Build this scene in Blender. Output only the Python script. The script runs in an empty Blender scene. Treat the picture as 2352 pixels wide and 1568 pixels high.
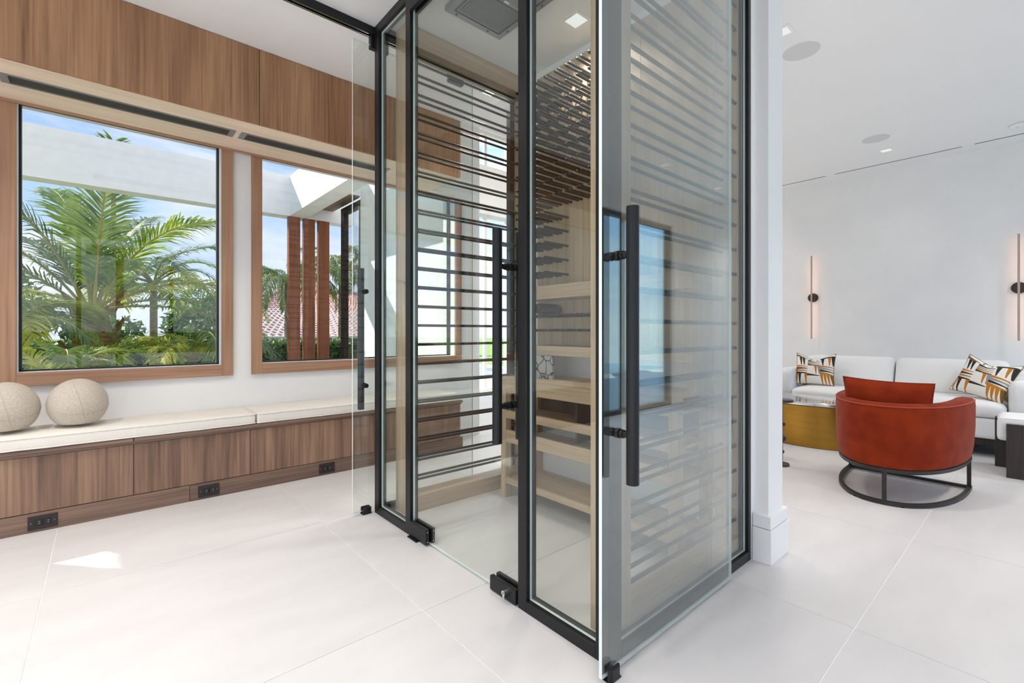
import bpy, bmesh, math, random
from mathutils import Vector, Matrix, Euler
random.seed(7)
SC = bpy.context.scene
COL = SC.collection
PI = math.pi

# ------------------------------------------------------------------ camera
cam_d = bpy.data.cameras.new('camera'); cam = bpy.data.objects.new('camera', cam_d); COL.objects.link(cam)
cam_d.sensor_fit = 'HORIZONTAL'; cam_d.sensor_width = 36.0
cam_d.lens = 36.0 * 1073.08 / 2352.0
cam_d.shift_y = -(784 - 762.5) / 2352.0
cam_d.clip_start = 0.05; cam_d.clip_end = 400
cam.location = (0, 0, 1.12)
cam.rotation_euler = (PI / 2, 0, math.radians(48.875 - 90))
SC.camera = cam

# ------------------------------------------------------------------ sky, sun, exposure
W = bpy.data.worlds.new('sky'); SC.world = W; W.use_nodes = True
nt = W.node_tree; nt.nodes.clear()
def N(t, typ, **kw):
    n = t.nodes.new(typ)
    for k, v in kw.items(): setattr(n, k, v)
    return n
out = N(nt, 'ShaderNodeOutputWorld'); bg = N(nt, 'ShaderNodeBackground')
tc = N(nt, 'ShaderNodeTexCoord'); sep = N(nt, 'ShaderNodeSeparateXYZ')
nt.links.new(tc.outputs['Generated'], sep.inputs[0])
grad = N(nt, 'ShaderNodeValToRGB')
e = grad.color_ramp.elements
e[0].position = 0.0; e[0].color = (0.74, 0.83, 0.94, 1)
e[1].position = 0.75; e[1].color = (0.26, 0.46, 0.86, 1)
m = e.new(0.18); m.color = (0.48, 0.68, 0.96, 1)
m = e.new(0.42); m.color = (0.28, 0.51, 0.93, 1)
nt.links.new(sep.outputs['Z'], grad.inputs[0])
mp = N(nt, 'ShaderNodeMapping'); mp.inputs['Scale'].default_value = (1.6, 1.6, 6.0); mp.inputs['Location'].default_value = (0.35, 0.1, 0.2)
nt.links.new(tc.outputs['Generated'], mp.inputs[0])
nz = N(nt, 'ShaderNodeTexNoise'); nz.inputs['Scale'].default_value = 1.7; nz.inputs['Detail'].default_value = 7; nz.inputs['Roughness'].default_value = 0.58; nz.inputs['Distortion'].default_value = 0.6
nt.links.new(mp.outputs[0], nz.inputs['Vector'])
cr = N(nt, 'ShaderNodeValToRGB'); cr.color_ramp.elements[0].position = 0.44; cr.color_ramp.elements[1].position = 0.72
nt.links.new(nz.outputs['Fac'], cr.inputs[0])
mx = N(nt, 'ShaderNodeMix', data_type='RGBA'); mx.inputs[7].default_value = (0.97, 0.98, 1.0, 1)
nt.links.new(cr.outputs[0], mx.inputs[0]); nt.links.new(grad.outputs[0], mx.inputs[6])
nt.links.new(mx.outputs[2], bg.inputs[0]); bg.inputs[1].default_value = 1.7
nt.links.new(bg.outputs[0], out.inputs[0])

SUN_DIR = Vector((0.85, -1.0, -1.0)).normalized()
sd = bpy.data.lights.new('sun', 'SUN'); sd.energy = 9.5; sd.angle = math.radians(0.6); sd.color = (1.0, 0.95, 0.87)
sun = bpy.data.objects.new('sun', sd); COL.objects.link(sun)
sun.rotation_euler = SUN_DIR.to_track_quat('-Z', 'Y').to_euler(); sun.location = (-8, 14, 14)

vs = SC.view_settings
vs.view_transform = 'Standard'; vs.look = 'None'; vs.gamma = 1.0; vs.use_curve_mapping = False
vs.exposure = 0.27
try:
    SC.cycles.transparent_max_bounces = 40
    SC.cycles.max_bounces = 14
    SC.cycles.diffuse_bounces = 6
    SC.cycles.glossy_bounces = 6
    SC.cycles.caustics_reflective = False
    SC.cycles.caustics_refractive = False
    SC.cycles.sample_clamp_indirect = 6.0
except Exception: pass

# ------------------------------------------------------------------ materials
def lin(c):
    r = []
    for v in c:
        v /= 255.0
        r.append(v / 12.92 if v <= 0.04045 else ((v + 0.055) / 1.055) ** 2.4)
    return tuple(r) + (1.0,)
M = {}
def new_mat(name):
    m = bpy.data.materials.new(name); m.use_nodes = True
    t = m.node_tree; t.nodes.clear()
    o = t.nodes.new('ShaderNodeOutputMaterial')
    M[name] = m
    return m, t, o
def pbsdf(t, o, col, rough=0.5, metal=0.0, spec=0.5, sheen=0.0):
    b = t.nodes.new('ShaderNodeBsdfPrincipled')
    b.inputs['Base Color'].default_value = col
    b.inputs['Roughness'].default_value = rough
    b.inputs['Metallic'].default_value = metal
    b.inputs['Specular IOR Level'].default_value = spec
    if sheen:
        b.inputs['Sheen Tint'].default_value = tuple(0.45 * q + 0.25 for q in col[:3]) + (1,); b.inputs['Sheen Weight'].default_value = sheen; b.inputs['Sheen Roughness'].default_value = 0.35
    t.links.new(b.outputs[0], o.inputs[0])
    return b
def vary(t, b, c1, c2, scale, stretch=(1, 1, 1), bump=0.0, detail=6, lo=0.35, hi=0.65):
    tc = t.nodes.new('ShaderNodeTexCoord'); mp = t.nodes.new('ShaderNodeMapping'); mp.inputs['Scale'].default_value = stretch
    n = t.nodes.new('ShaderNodeTexNoise'); n.inputs['Scale'].default_value = scale; n.inputs['Detail'].default_value = detail
    r = t.nodes.new('ShaderNodeValToRGB')
    r.color_ramp.elements[0].position = lo; r.color_ramp.elements[0].color = c1
    r.color_ramp.elements[1].position = hi; r.color_ramp.elements[1].color = c2
    t.links.new(tc.outputs['Object'], mp.inputs[0]); t.links.new(mp.outputs[0], n.inputs['Vector'])
    t.links.new(n.outputs['Fac'], r.inputs[0]); t.links.new(r.outputs[0], b.inputs['Base Color'])
    if bump:
        bp = t.nodes.new('ShaderNodeBump'); bp.inputs['Strength'].default_value = bump; bp.inputs['Distance'].default_value = 0.004
        t.links.new(n.outputs['Fac'], bp.inputs['Height']); t.links.new(bp.outputs[0], b.inputs['Normal'])
    return n
def simple(name, rgb, rough=0.5, metal=0.0, spec=0.5, rgb2=None, scale=20, bump=0.0, sheen=0.0, stretch=(1, 1, 1)):
    m, t, o = new_mat(name); b = pbsdf(t, o, lin(rgb), rough, metal, spec, sheen)
    if rgb2: vary(t, b, lin(rgb), lin(rgb2), scale, stretch, bump)
    return m
def wood(name, dark, mid, light, axis='Z', rough=0.45, fine=1.0):
    """straight-grained veneer: streaks along axis, random offset per piece"""
    m, t, o = new_mat(name); b = pbsdf(t, o, lin(mid), rough, 0, 0.35)
    tc = t.nodes.new('ShaderNodeTexCoord'); oi = t.nodes.new('ShaderNodeObjectInfo')
    ml = t.nodes.new('ShaderNodeVectorMath'); ml.operation = 'SCALE'; ml.inputs[0].default_value = (7.3, 5.1, 3.7)
    t.links.new(oi.outputs['Random'], ml.inputs['Scale'])
    ad = t.nodes.new('ShaderNodeVectorMath'); ad.operation = 'ADD'
    t.links.new(tc.outputs['Object'], ad.inputs[0]); t.links.new(ml.outputs[0], ad.inputs[1])
    def chain(across, along, detail, dist):
        mp = t.nodes.new('ShaderNodeMapping')
        s = {'X': (along, across, across), 'Y': (across, along, across), 'Z': (across, across, along)}[axis]
        mp.inputs['Scale'].default_value = s
        n = t.nodes.new('ShaderNodeTexNoise'); n.inputs['Scale'].default_value = 1.0; n.inputs['Detail'].default_value = detail; n.inputs['Distortion'].default_value = dist
        t.links.new(ad.outputs[0], mp.inputs[0]); t.links.new(mp.outputs[0], n.inputs['Vector'])
        return n
    n1 = chain(11 * fine, 0.8, 4, 0.5); n2 = chain(75 * fine, 1.6, 3, 0.2); n3 = chain(3.2, 0.5, 2, 0.9)
    a = t.nodes.new('ShaderNodeMath'); a.operation = 'MULTIPLY_ADD'; a.inputs[1].default_value = 0.45
    t.links.new(n2.outputs['Fac'], a.inputs[0])
    a0 = t.nodes.new('ShaderNodeMath'); a0.operation = 'MULTIPLY_ADD'; a0.inputs[1].default_value = 0.40
    t.links.new(n1.outputs['Fac'], a0.inputs[0])
    a1 = t.nodes.new('ShaderNodeMath'); a1.operation = 'MULTIPLY'; a1.inputs[1].default_value = 0.30
    t.links.new(n3.outputs['Fac'], a1.inputs[0]); t.links.new(a1.outputs[0], a0.inputs[2]); t.links.new(a0.outputs[0], a.inputs[2])
    r = t.nodes.new('ShaderNodeValToRGB'); el = r.color_ramp.elements
    el[0].position = 0.40; el[0].color = lin(dark); el[1].position = 0.74; el[1].color = lin(light)
    k = el.new(0.56); k.color = lin(mid)
    t.links.new(a.outputs[0], r.inputs[0]); t.links.new(r.outputs[0], b.inputs['Base Color'])
    bp = t.nodes.new('ShaderNodeBump'); bp.inputs['Strength'].default_value = 0.12; bp.inputs['Distance'].default_value = 0.001
    t.links.new(n2.outputs['Fac'], bp.inputs['Height']); t.links.new(bp.outputs[0], b.inputs['Normal'])
    return m
def glass(name, tint, f0=0.045, edge=False):
    """clear pane: see-through with angle dependent mirror reflection (works from both sides)"""
    m, t, o = new_mat(name)
    tr = t.nodes.new('ShaderNodeBsdfTransparent'); tr.inputs[0].default_value = tint + (1,)
    gl = t.nodes.new('ShaderNodeBsdfGlossy'); gl.inputs['Roughness'].default_value = 0.0; gl.inputs[0].default_value = (0.97, 1, 0.99, 1)
    lw = t.nodes.new('ShaderNodeLayerWeight'); lw.inputs['Blend'].default_value = 0.5
    p = t.nodes.new('ShaderNodeMath'); p.operation = 'POWER'; p.inputs[1].default_value = 5
    s = t.nodes.new('ShaderNodeMath'); s.operation = 'MULTIPLY_ADD'; s.inputs[1].default_value = 1 - f0; s.inputs[2].default_value = f0
    t.links.new(lw.outputs['Facing'], p.inputs[0]); t.links.new(p.outputs[0], s.inputs[0])
    mx = t.nodes.new('ShaderNodeMixShader')
    t.links.new(s.outputs[0], mx.inputs[0]); t.links.new(tr.outputs[0], mx.inputs[1]); t.links.new(gl.outputs[0], mx.inputs[2])
    t.links.new(mx.outputs[0], o.inputs[0])
    return m
def emis(name, rgb, s):
    m, t, o = new_mat(name); e = t.nodes.new('ShaderNodeEmission'); e.inputs[0].default_value = lin(rgb); e.inputs[1].default_value = s
    t.links.new(e.outputs[0], o.inputs[0]); return m
def leafmat(name, c1, c2, trans=0.35):
    m, t, o = new_mat(name)
    b = t.nodes.new('ShaderNodeBsdfPrincipled'); b.inputs['Roughness'].default_value = 0.4
    tl = t.nodes.new('ShaderNodeBsdfTranslucent')
    tc = t.nodes.new('ShaderNodeTexCoord'); n = t.nodes.new('ShaderNodeTexNoise'); n.inputs['Scale'].default_value = 4; n.inputs['Detail'].default_value = 4
    r = t.nodes.new('ShaderNodeValToRGB'); r.color_ramp.elements[0].position = 0.35; r.color_ramp.elements[1].position = 0.65
    r.color_ramp.elements[0].color = lin(c1); r.color_ramp.elements[1].color = lin(c2)
    t.links.new(tc.outputs['Object'], n.inputs['Vector']); t.links.new(n.outputs['Fac'], r.inputs[0])
    t.links.new(r.outputs[0], b.inputs['Base Color']); t.links.new(r.outputs[0], tl.inputs[0])
    mx = t.nodes.new('ShaderNodeMixShader'); mx.inputs[0].default_value = trans
    t.links.new(b.outputs[0], mx.inputs[1]); t.links.new(tl.outputs[0], mx.inputs[2]); t.links.new(mx.outputs[0], o.inputs[0])
    return m

simple('white_paint', (238, 238, 238), 0.75, rgb2=(234, 234, 235), scale=3)
simple('trim_white', (240, 240, 240), 0.4)
simple('ceiling_paint', (240, 240, 240), 0.8)
simple('tile', (214, 212, 212), 0.42, 0, 0.4, rgb2=(208, 206, 206), scale=2.2, stretch=(1, 3, 1))
simple('grout', (244, 243, 242), 0.8)
simple('black_metal', (30, 30, 33), 0.38, 0.4, 0.5)
simple('black_gasket', (12, 12, 13), 0.5)
simple('bronze', (52, 48, 47), 0.4, 0.6)
simple('louvre', (112, 106, 102), 0.4, 0.5)
simple('dark_bronze', (44, 38, 36), 0.45, 0.2)
simple('chrome', (225, 225, 228), 0.12, 1.0)
simple('steel_grey', (146, 148, 148), 0.42, 0.6)
simple('rod_black', (34, 33, 33), 0.42, 0.3)
simple('glass_edge', (226, 240, 238), 0.12, 0.0, 0.9)
wood('walnut', (122, 88, 64), (158, 117, 86), (184, 143, 108), 'Z')
wood('walnut_soffit_lit', (212, 190, 164), (226, 206, 184), (236, 220, 200), 'X')  # walnut made paler: the window's strong up-light is put into the colour
wood('walnut_bench', (96, 76, 66), (132, 103, 86), (164, 132, 108), 'Z')
wood('walnut_kick', (98, 80, 70), (126, 102, 88), (150, 124, 106), 'X')
wood('walnut_casing_h', (140, 104, 82), (166, 128, 102), (184, 146, 120), 'X')
wood('walnut_casing_v', (140, 104, 82), (166, 128, 102), (184, 146, 120), 'Z')
wood('oak', (166, 142, 116), (190, 165, 136), (208, 184, 156), 'Z')
wood('oak_h', (166, 142, 116), (190, 165, 136), (208, 184, 156), 'Y')
wood('oak_x', (160, 138, 114), (184, 160, 134), (202, 180, 154), 'X')
wood('ipe', (108, 60, 38), (134, 78, 50), (152, 94, 62), 'Z', 0.5)
wood('dark_oak', (44, 38, 36), (58, 50, 47), (70, 62, 58), 'Z', 0.5)
wood('porch_soffit', (88, 68, 54), (110, 86, 68), (128, 102, 80), 'Y', 0.5)
glass('wine_glass', (0.950, 0.972, 0.962), 0.045)
glass('sliding_glass', (0.935, 0.955, 0.955), 0.15)
glass('window_glass', (0.985, 0.99, 0.988), 0.03)
glass('dimmed_glass', (0.74, 0.74, 0.735), 0.03)  # grey tint added so the bright sky outside shows dimmer
glass('teal_glass', (0.82, 0.95, 0.965), 0.04)
simple('linen', (236, 232, 224), 0.9, 0, 0.2, rgb2=(226, 221, 212), scale=220, bump=0.15, sheen=0.2)
simple('ball_wool', (206, 197, 184), 0.95, 0, 0.1, rgb2=(184, 174, 160), scale=160, bump=0.35, sheen=0.3)
simple('seam_thread', (176, 166, 152), 0.9)
simple('sofa_fabric', (240, 240, 240), 0.9, 0, 0.15, rgb2=(232, 232, 233), scale=180, bump=0.1, sheen=0.1)
simple('velvet', (138, 48, 20), 0.85, 0, 0.1, rgb2=(120, 38, 16), scale=9, sheen=0.3)
simple('velvet_piping', (158, 56, 32), 0.7, sheen=0.4)
simple('brass', (164, 124, 56), 0.33, 1.0, rgb2=(156, 117, 50), scale=3, stretch=(1, 1, 10))
glass('fixed_glass', (0.96, 0.972, 0.97), 0.07)
simple('rod_satin', (178, 162, 156), 0.35, 0.5)
simple('mirror_top', (206, 206, 208), 0.12, 0.85)
simple('stone_dark', (58, 56, 60), 0.3)
simple('speaker_mesh', (214, 214, 214), 0.8)
simple('slot_black', (22, 21, 20), 0.7)
simple('outlet_brown', (40, 33, 31), 0.35)
simple('outlet_hole', (8, 8, 8), 0.6)
simple('outlet_mark', (190, 190, 186), 0.6)
simple('stucco', (240, 240, 239), 0.85, rgb2=(234, 234, 234), scale=8)
simple('neighbour_wall', (206, 176, 98), 0.8)
simple('neighbour_fascia', (206, 204, 196), 0.7)
simple('grass', (134, 160, 70), 0.9, rgb2=(100, 130, 52), scale=5)
simple('stone_paving', (206, 200, 192), 0.7)
simple('water', (70, 170, 190), 0.05, 0, 0.6)
simple('bark', (150, 134, 112), 0.9, rgb2=(112, 96, 76), scale=9, stretch=(1, 1, 6), bump=0.8)
simple('boot_bark', (150, 118, 68), 0.9, rgb2=(104, 78, 44), scale=7, stretch=(1, 1, 4), bump=0.8)
leafmat('palm_leaf', (128, 156, 44), (176, 192, 76), 0.42)
leafmat('palm_leaf_dark', (92, 118, 62), (138, 160, 92), 0.35)
leafmat('palm_leaf_yellow', (176, 186, 60), (216, 208, 90), 0.45)
leafmat('hedge_leaf', (70, 100, 44), (118, 146, 66), 0.3)
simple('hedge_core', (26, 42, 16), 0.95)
simple('rachis', (160, 152, 76), 0.6)
# roof tiles: small curved clay tiles far away, colour wear and relief in the material
m, t, o = new_mat('clay_tile'); b = pbsdf(t, o, lin((196, 132, 112)), 0.8)
vary(t, b, lin((204, 140, 120)), lin((236, 196, 180)), 5.0, (1, 1, 1))
# crackle lines drawn in place of tangled black cables in a grey reflection
m, t, o = new_mat('crackle'); b = pbsdf(t, o, lin((128, 124, 120)), 0.6)
tc = t.nodes.new('ShaderNodeTexCoord'); v = t.nodes.new('ShaderNodeTexVoronoi'); v.feature = 'DISTANCE_TO_EDGE'; v.inputs['Scale'].default_value = 15
nzz = t.nodes.new('ShaderNodeTexNoise'); nzz.inputs['Scale'].default_value = 9
mxv = t.nodes.new('ShaderNodeMix'); mxv.data_type = 'RGBA'; mxv.inputs[0].default_value = 0.06
t.links.new(tc.outputs['Object'], nzz.inputs['Vector']); t.links.new(tc.outputs['Object'], mxv.inputs[6]); t.links.new(nzz.outputs['Color'], mxv.inputs[7]); t.links.new(mxv.outputs[2], v.inputs['Vector'])
r = t.nodes.new('ShaderNodeValToRGB'); r.color_ramp.elements[0].position = 0.045; r.color_ramp.elements[0].color = lin((20, 18, 18)); r.color_ramp.elements[1].position = 0.06; r.color_ramp.elements[1].color = lin((168, 164, 160))
t.links.new(v.outputs['Distance'], r.inputs[0]); t.links.new(r.outputs[0], b.inputs['Base Color'])
# perforated return-air plate
m, t, o = new_mat('perforated'); b = pbsdf(t, o, lin((110, 112, 110)), 0.45, 0.6)
tc = t.nodes.new('ShaderNodeTexCoord'); v = t.nodes.new('ShaderNodeTexVoronoi'); v.inputs['Scale'].default_value = 95; v.inputs['Randomness'].default_value = 0.0
r = t.nodes.new('ShaderNodeValToRGB'); r.color_ramp.interpolation = 'CONSTANT'; r.color_ramp.elements[0].color = lin((40, 42, 42)); r.color_ramp.elements[1].position = 0.36; r.color_ramp.elements[1].color = lin((128, 130, 128))
t.links.new(tc.outputs['Object'], v.inputs['Vector']); t.links.new(v.outputs['Distance'], r.inputs[0]); t.links.new(r.outputs[0], b.inputs['Base Color'])
# printed cushion: blocks of slanted slivers in white, ochre, grey, charcoal
m, t, o = new_mat('sliver_print'); b = pbsdf(t, o, lin((238, 234, 226)), 0.85, 0, 0.15)
uv = t.nodes.new('ShaderNodeUVMap'); sx = t.nodes.new('ShaderNodeSeparateXYZ'); t.links.new(uv.outputs[0], sx.inputs[0])
def mth(op, a, bb=None, c=None):
    n = t.nodes.new('ShaderNodeMath'); n.operation = op
    for i, q in enumerate((a, bb, c)):
        if q is None: continue
        if isinstance(q, (int, float)): n.inputs[i].default_value = q
        else: t.links.new(q, n.inputs[i])
    return n.outputs[0]
gx = mth('MULTIPLY', sx.outputs[0], 3.0); gy = mth('MULTIPLY', sx.outputs[1], 3.4)
ix = mth('FLOOR', gx); iy = mth('FLOOR', gy); fx = mth('FRACT', gx); fy = mth('FRACT', gy)
par = mth('MODULO', mth('ADD', ix, iy), 2.0)
al = mth('ADD', mth('MULTIPLY', fx, par), mth('MULTIPLY', fy, mth('SUBTRACT', 1.0, par)))
ac = mth('ADD', mth('MULTIPLY', fy, par), mth('MULTIPLY', fx, mth('SUBTRACT', 1.0, par)))
st = mth('MULTIPLY', ac, 4.0); si = mth('FLOOR', st); sf = mth('FRACT', st)
cb = t.nodes.new('ShaderNodeCombineXYZ'); t.links.new(mth('ADD', ix, mth('MULTIPLY', si, 7.13)), cb.inputs[0]); t.links.new(mth('ADD', iy, mth('MULTIPLY', si, 3.71)), cb.inputs[1])
wn = t.nodes.new('ShaderNodeTexWhiteNoise'); wn.noise_dimensions = '2D'; t.links.new(cb.outputs[0], wn.inputs['Vector'])
taper = mth('LESS_THAN', sf, mth('MULTIPLY_ADD', al, 0.70, 0.28))
cr = t.nodes.new('ShaderNodeValToRGB'); cr.color_ramp.interpolation = 'CONSTANT'
el = cr.color_ramp.elements; el[0].color = lin((196, 128, 46)); el[1].position = 0.36; el[1].color = lin((58, 56, 56))
for p, c in ((0.6, (150, 150, 152)), (0.74, (132, 104, 52)), (0.86, (238, 234, 226))):
    k = el.new(p); k.color = lin(c)
t.links.new(wn.outputs['Value'], cr.inputs[0])
mx = t.nodes.new('ShaderNodeMix'); mx.data_type = 'RGBA'; mx.inputs[6].default_value = lin((240, 237, 230)); t.links.new(taper, mx.inputs[0]); t.links.new(cr.outputs[0], mx.inputs[7])
t.links.new(mx.outputs[2], b.inputs['Base Color'])
emis('led_white', (255, 253, 250), 0.72)
emis('led_lit', (255, 248, 232), 6.0)
emis('led_warm', (255, 178, 120), 5.0)

# ------------------------------------------------------------------ mesh helpers
class B:
    def __init__(s): s.v = []; s.f = []; s.mi = []; s.uv = None
    def add(s, v, f, mi=0):
        o = len(s.v); s.v += [tuple(p) for p in v]; s.f += [tuple(i + o for i in q) for q in f]; s.mi += [mi] * len(f); return s
    def box(s, x0, x1, y0, y1, z0, z1, mi=0):
        v = [(x0, y0, z0), (x1, y0, z0), (x1, y1, z0), (x0, y1, z0), (x0, y0, z1), (x1, y0, z1), (x1, y1, z1), (x0, y1, z1)]
        return s.add(v, [(0, 3, 2, 1), (4, 5, 6, 7), (0, 1, 5, 4), (1, 2, 6, 5), (2, 3, 7, 6), (3, 0, 4, 7)], mi)
    def cyl(s, a, b, r, n=12, r2=None, mi=0, cap=True):
        a = Vector(a); b = Vector(b); d = (b - a).normalized(); r2 = r if r2 is None else r2
        u = d.orthogonal().normalized(); w = d.cross(u)
        v = []
        for p, rr in ((a, r), (b, r2)):
            for i in range(n):
                t = 2 * PI * i / n; v.append(p + rr * (math.cos(t) * u + math.sin(t) * w))
        f = [(i, (i + 1) % n, n + (i + 1) % n, n + i) for i in range(n)]
        if cap: f += [tuple(range(n - 1, -1, -1)), tuple(range(n, 2 * n))]
        return s.add(v, f, mi)
    def tube(s, pts, r, n=8, closed=False, mi=0, up=Vector((0, 0, 1)), rr=None):
        pts = [Vector(p) for p in pts]; k = len(pts); v = []
        for i, p in enumerate(pts):
            q = pts[(i + 1) % k] if (closed or i < k - 1) else p; o = pts[i - 1] if (closed or i > 0) else p
            d = (q - o).normalized(); u = d.cross(up)
            u = u.normalized() if u.length > 1e-4 else d.orthogonal().normalized()
            w = u.cross(d); ra = rr[i] if rr else r
            for j in range(n):
                t = 2 * PI * j / n; v.append(p + ra * (math.cos(t) * u + math.sin(t) * w))
        f = []
        for i in range(k if closed else k - 1):
            i2 = (i + 1) % k
            for j in range(n):
                f.append((i * n + j, i * n + (j + 1) % n, i2 * n + (j + 1) % n, i2 * n + j))
        if not closed: f += [tuple(range(n - 1, -1, -1)), tuple(range((k - 1) * n, k * n))]
        return s.add(v, f, mi)
    def lathe(s, prof, c, n=24, mi=0, sx=1, sy=1):
        v = []; k = len(prof)
        for r, z in prof:
            for i in range(n):
                t = 2 * PI * i / n; v.append((c[0] + sx * r * math.cos(t), c[1] + sy * r * math.sin(t), c[2] + z))
        f = []
        for i in range(k - 1):
            for j in range(n): f.append((i * n + j, i * n + (j + 1) % n, (i + 1) * n + (j + 1) % n, (i + 1) * n + j))
        f += [tuple(range(n - 1, -1, -1)), tuple(range((k - 1) * n, k * n))]
        return s.add(v, f, mi)
    def prism(s, poly, z0, z1, mi=0):
        n = len(poly); v = [(x, y, z0) for x, y in poly] + [(x, y, z1) for x, y in poly]
        f = [tuple(range(n - 1, -1, -1)), tuple(range(n, 2 * n))] + [(i, (i + 1) % n, n + (i + 1) % n, n + i) for i in range(n)]
        return s.add(v, f, mi)
    def rbox(s, c, h, r, n=(10, 10, 6), fn=None, mi=0):
        """rounded, subdivided box; fn deforms a point given (p, unit position)"""
        c = Vector(c); h = Vector(h); vid = {}; 
        def vert(u):
            key = tuple(round(q, 5) for q in u)
            if key in vid: return vid[key]
            p = Vector((u[0] * h[0], u[1] * h[1], u[2] * h[2]))
            q = Vector([max(-(h[i] - r), min(h[i] - r, p[i])) for i in range(3)])
            d = p - q
            if d.length > 1e-9: p = q + d.normalized() * r
            if fn: p = fn(p, u)
            vid[key] = len(s.v); s.v.append(tuple(p + c)); return vid[key]
        def coord(k, i):  # denser near the edges
            t = -1 + 2 * i / n[k]; return math.copysign(1 - (1 - abs(t)) ** 1.4, t)
        for ax in range(3):
            a, b2 = [(1, 2), (2, 0), (0, 1)][ax]
            for sg in (-1, 1):
                for i in range(n[a]):
                    for j in range(n[b2]):
                        quad = []
                        for di, dj in ((0, 0), (1, 0), (1, 1), (0, 1)):
                            u = [0, 0, 0]; u[ax] = sg; u[a] = coord(a, i + di); u[b2] = coord(b2, j + dj); quad.append(vert(u))
                        if sg < 0: quad.reverse()
                        s.f.append(tuple(quad)); s.mi.append(mi)
        return s
def mesh_of(name, b, mats, smooth=False, bevel=0.0, seg=2):
    me = bpy.data.meshes.new(name)
    me.from_pydata(b.v, [], b.f); 
    for k in mats: me.materials.append(M[k])
    if len(mats) > 1: me.polygons.foreach_set('material_index', b.mi)
    if bevel:
        bm = bmesh.new(); bm.from_mesh(me)
        bmesh.ops.recalc_face_normals(bm, faces=bm.faces)
        ed = [e for e in bm.edges if len(e.link_faces) == 2 and e.calc_face_angle(0) > 0.6]
        bmesh.ops.bevel(bm, geom=ed, offset=bevel, segments=seg, affect='EDGES', profile=0.5, clamp_overlap=True)
        bm.to_mesh(me); bm.free()
    if smooth:
        me.polygons.foreach_set('use_smooth', [True] * len(me.polygons))
        try: me.set_sharp_from_angle(angle=math.radians(40))
        except Exception: pass
    me.update()
    return me
def wpos(o):
    p = Vector(o.location)
    while o.parent: o = o.parent; p += Vector(o.location)
    return p
def obj(name, b, mats, parent=None, smooth=False, bevel=0.0, origin=None, seg=2):
    """one mesh object from world-space geometry; origin at its own centre (or given)"""
    if isinstance(mats, str): mats = [mats]
    xs = [[v[i] for v in b.v] for i in range(3)]
    c = Vector(origin) if origin else Vector([(min(q) + max(q)) / 2 for q in xs])
    b.v = [(v[0] - c[0], v[1] - c[1], v[2] - c[2]) for v in b.v]
    o = bpy.data.objects.new(name, mesh_of(name, b, mats, smooth, bevel, seg)); COL.objects.link(o)
    o.parent = parent; o.location = c - wpos(parent) if parent else c
    return o
def tag(o, label=None, cat=None, group=None, kind=None):
    if label: o['label'] = label
    if cat: o['category'] = cat
    if group: o['group'] = group
    if kind: o['kind'] = kind
    return o
def thing(name, loc, label, cat, group=None, kind=None):
    o = bpy.data.objects.new(name, None); COL.objects.link(o); o.location = loc; o.empty_display_size = 0.1
    return tag(o, label, cat, group, kind)
def inst(src, loc, parent=None, name=None, rot=None, scale=None):
    o = src.copy(); COL.objects.link(o); o.parent = parent
    o.location = Vector(loc) - (wpos(parent) if parent else Vector())
    if name: o.name = name
    if rot is not None: o.rotation_euler = rot
    if scale is not None: o.scale = scale
    return o
def copy_tree(root, loc, label=None):
    r = root.copy(); COL.objects.link(r); r.location = loc
    if label: r['label'] = label
    for ch in list(root.children):
        c = ch.copy(); COL.objects.link(c); c.parent = r
        for g in ch.children:
            d = g.copy(); COL.objects.link(d); d.parent = c
    return r

# ================================================================== STRUCTURE
ZC = 3.02
# ---- floor: grout bed with large square porcelain tiles
fl = thing('floor', (0, 0, 0), 'pale warm white porcelain tile floor with fine white grout lines', 'floor', kind='structure')
REG = [(-3.6, 6.88, -1.9, 4.12), (2.95, 6.88, 4.12, 6.9)]
b = B()
for x0, x1, y0, y1 in REG: b.box(x0, x1, y0, y1, -0.12, -0.0025)
obj('grout_bed', b, 'grout', fl)
TX, TY, TS, G = -0.2005, 0.479, 1.168, 0.0016
full = None
for i in range(-4, 8):
    for j in range(-4, 7):
        x0 = TX + i * TS + G; x1 = TX + (i + 1) * TS - G; y0 = TY + j * TS + G; y1 = TY + (j + 1) * TS - G
        for rx0, rx1, ry0, ry1 in REG:
            a0, a1, c0, c1 = max(x0, rx0), min(x1, rx1), max(y0, ry0), min(y1, ry1)
            if a1 - a0 < 0.02 or c1 - c0 < 0.02: continue
            if a0 == x0 and a1 == x1 and c0 == y0 and c1 == y1:
                if full is None: full = obj('tile', B().box(a0, a1, c0, c1, -0.012, 0), 'tile', fl, bevel=0.0006, seg=1)
                else: inst(full, ((a0 + a1) / 2, (c0 + c1) / 2, -0.006), fl)
            else: obj('tile', B().box(a0, a1, c0, c1, -0.012, 0), 'tile', fl)
# ---- ceiling
b = B(); b.box(-3.6, 2.45, -1.9, 4.12, ZC, ZC + 0.15); b.box(2.45, 6.88, -1.9, 2.75, ZC, ZC + 0.15); b.box(2.45, 6.88, 2.75, 6.9, 5.6, 5.75)
tag(obj('ceiling', b, 'ceiling_paint'), 'smooth white ceiling above glass room and lounge', 'ceiling', kind='structure')
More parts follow.
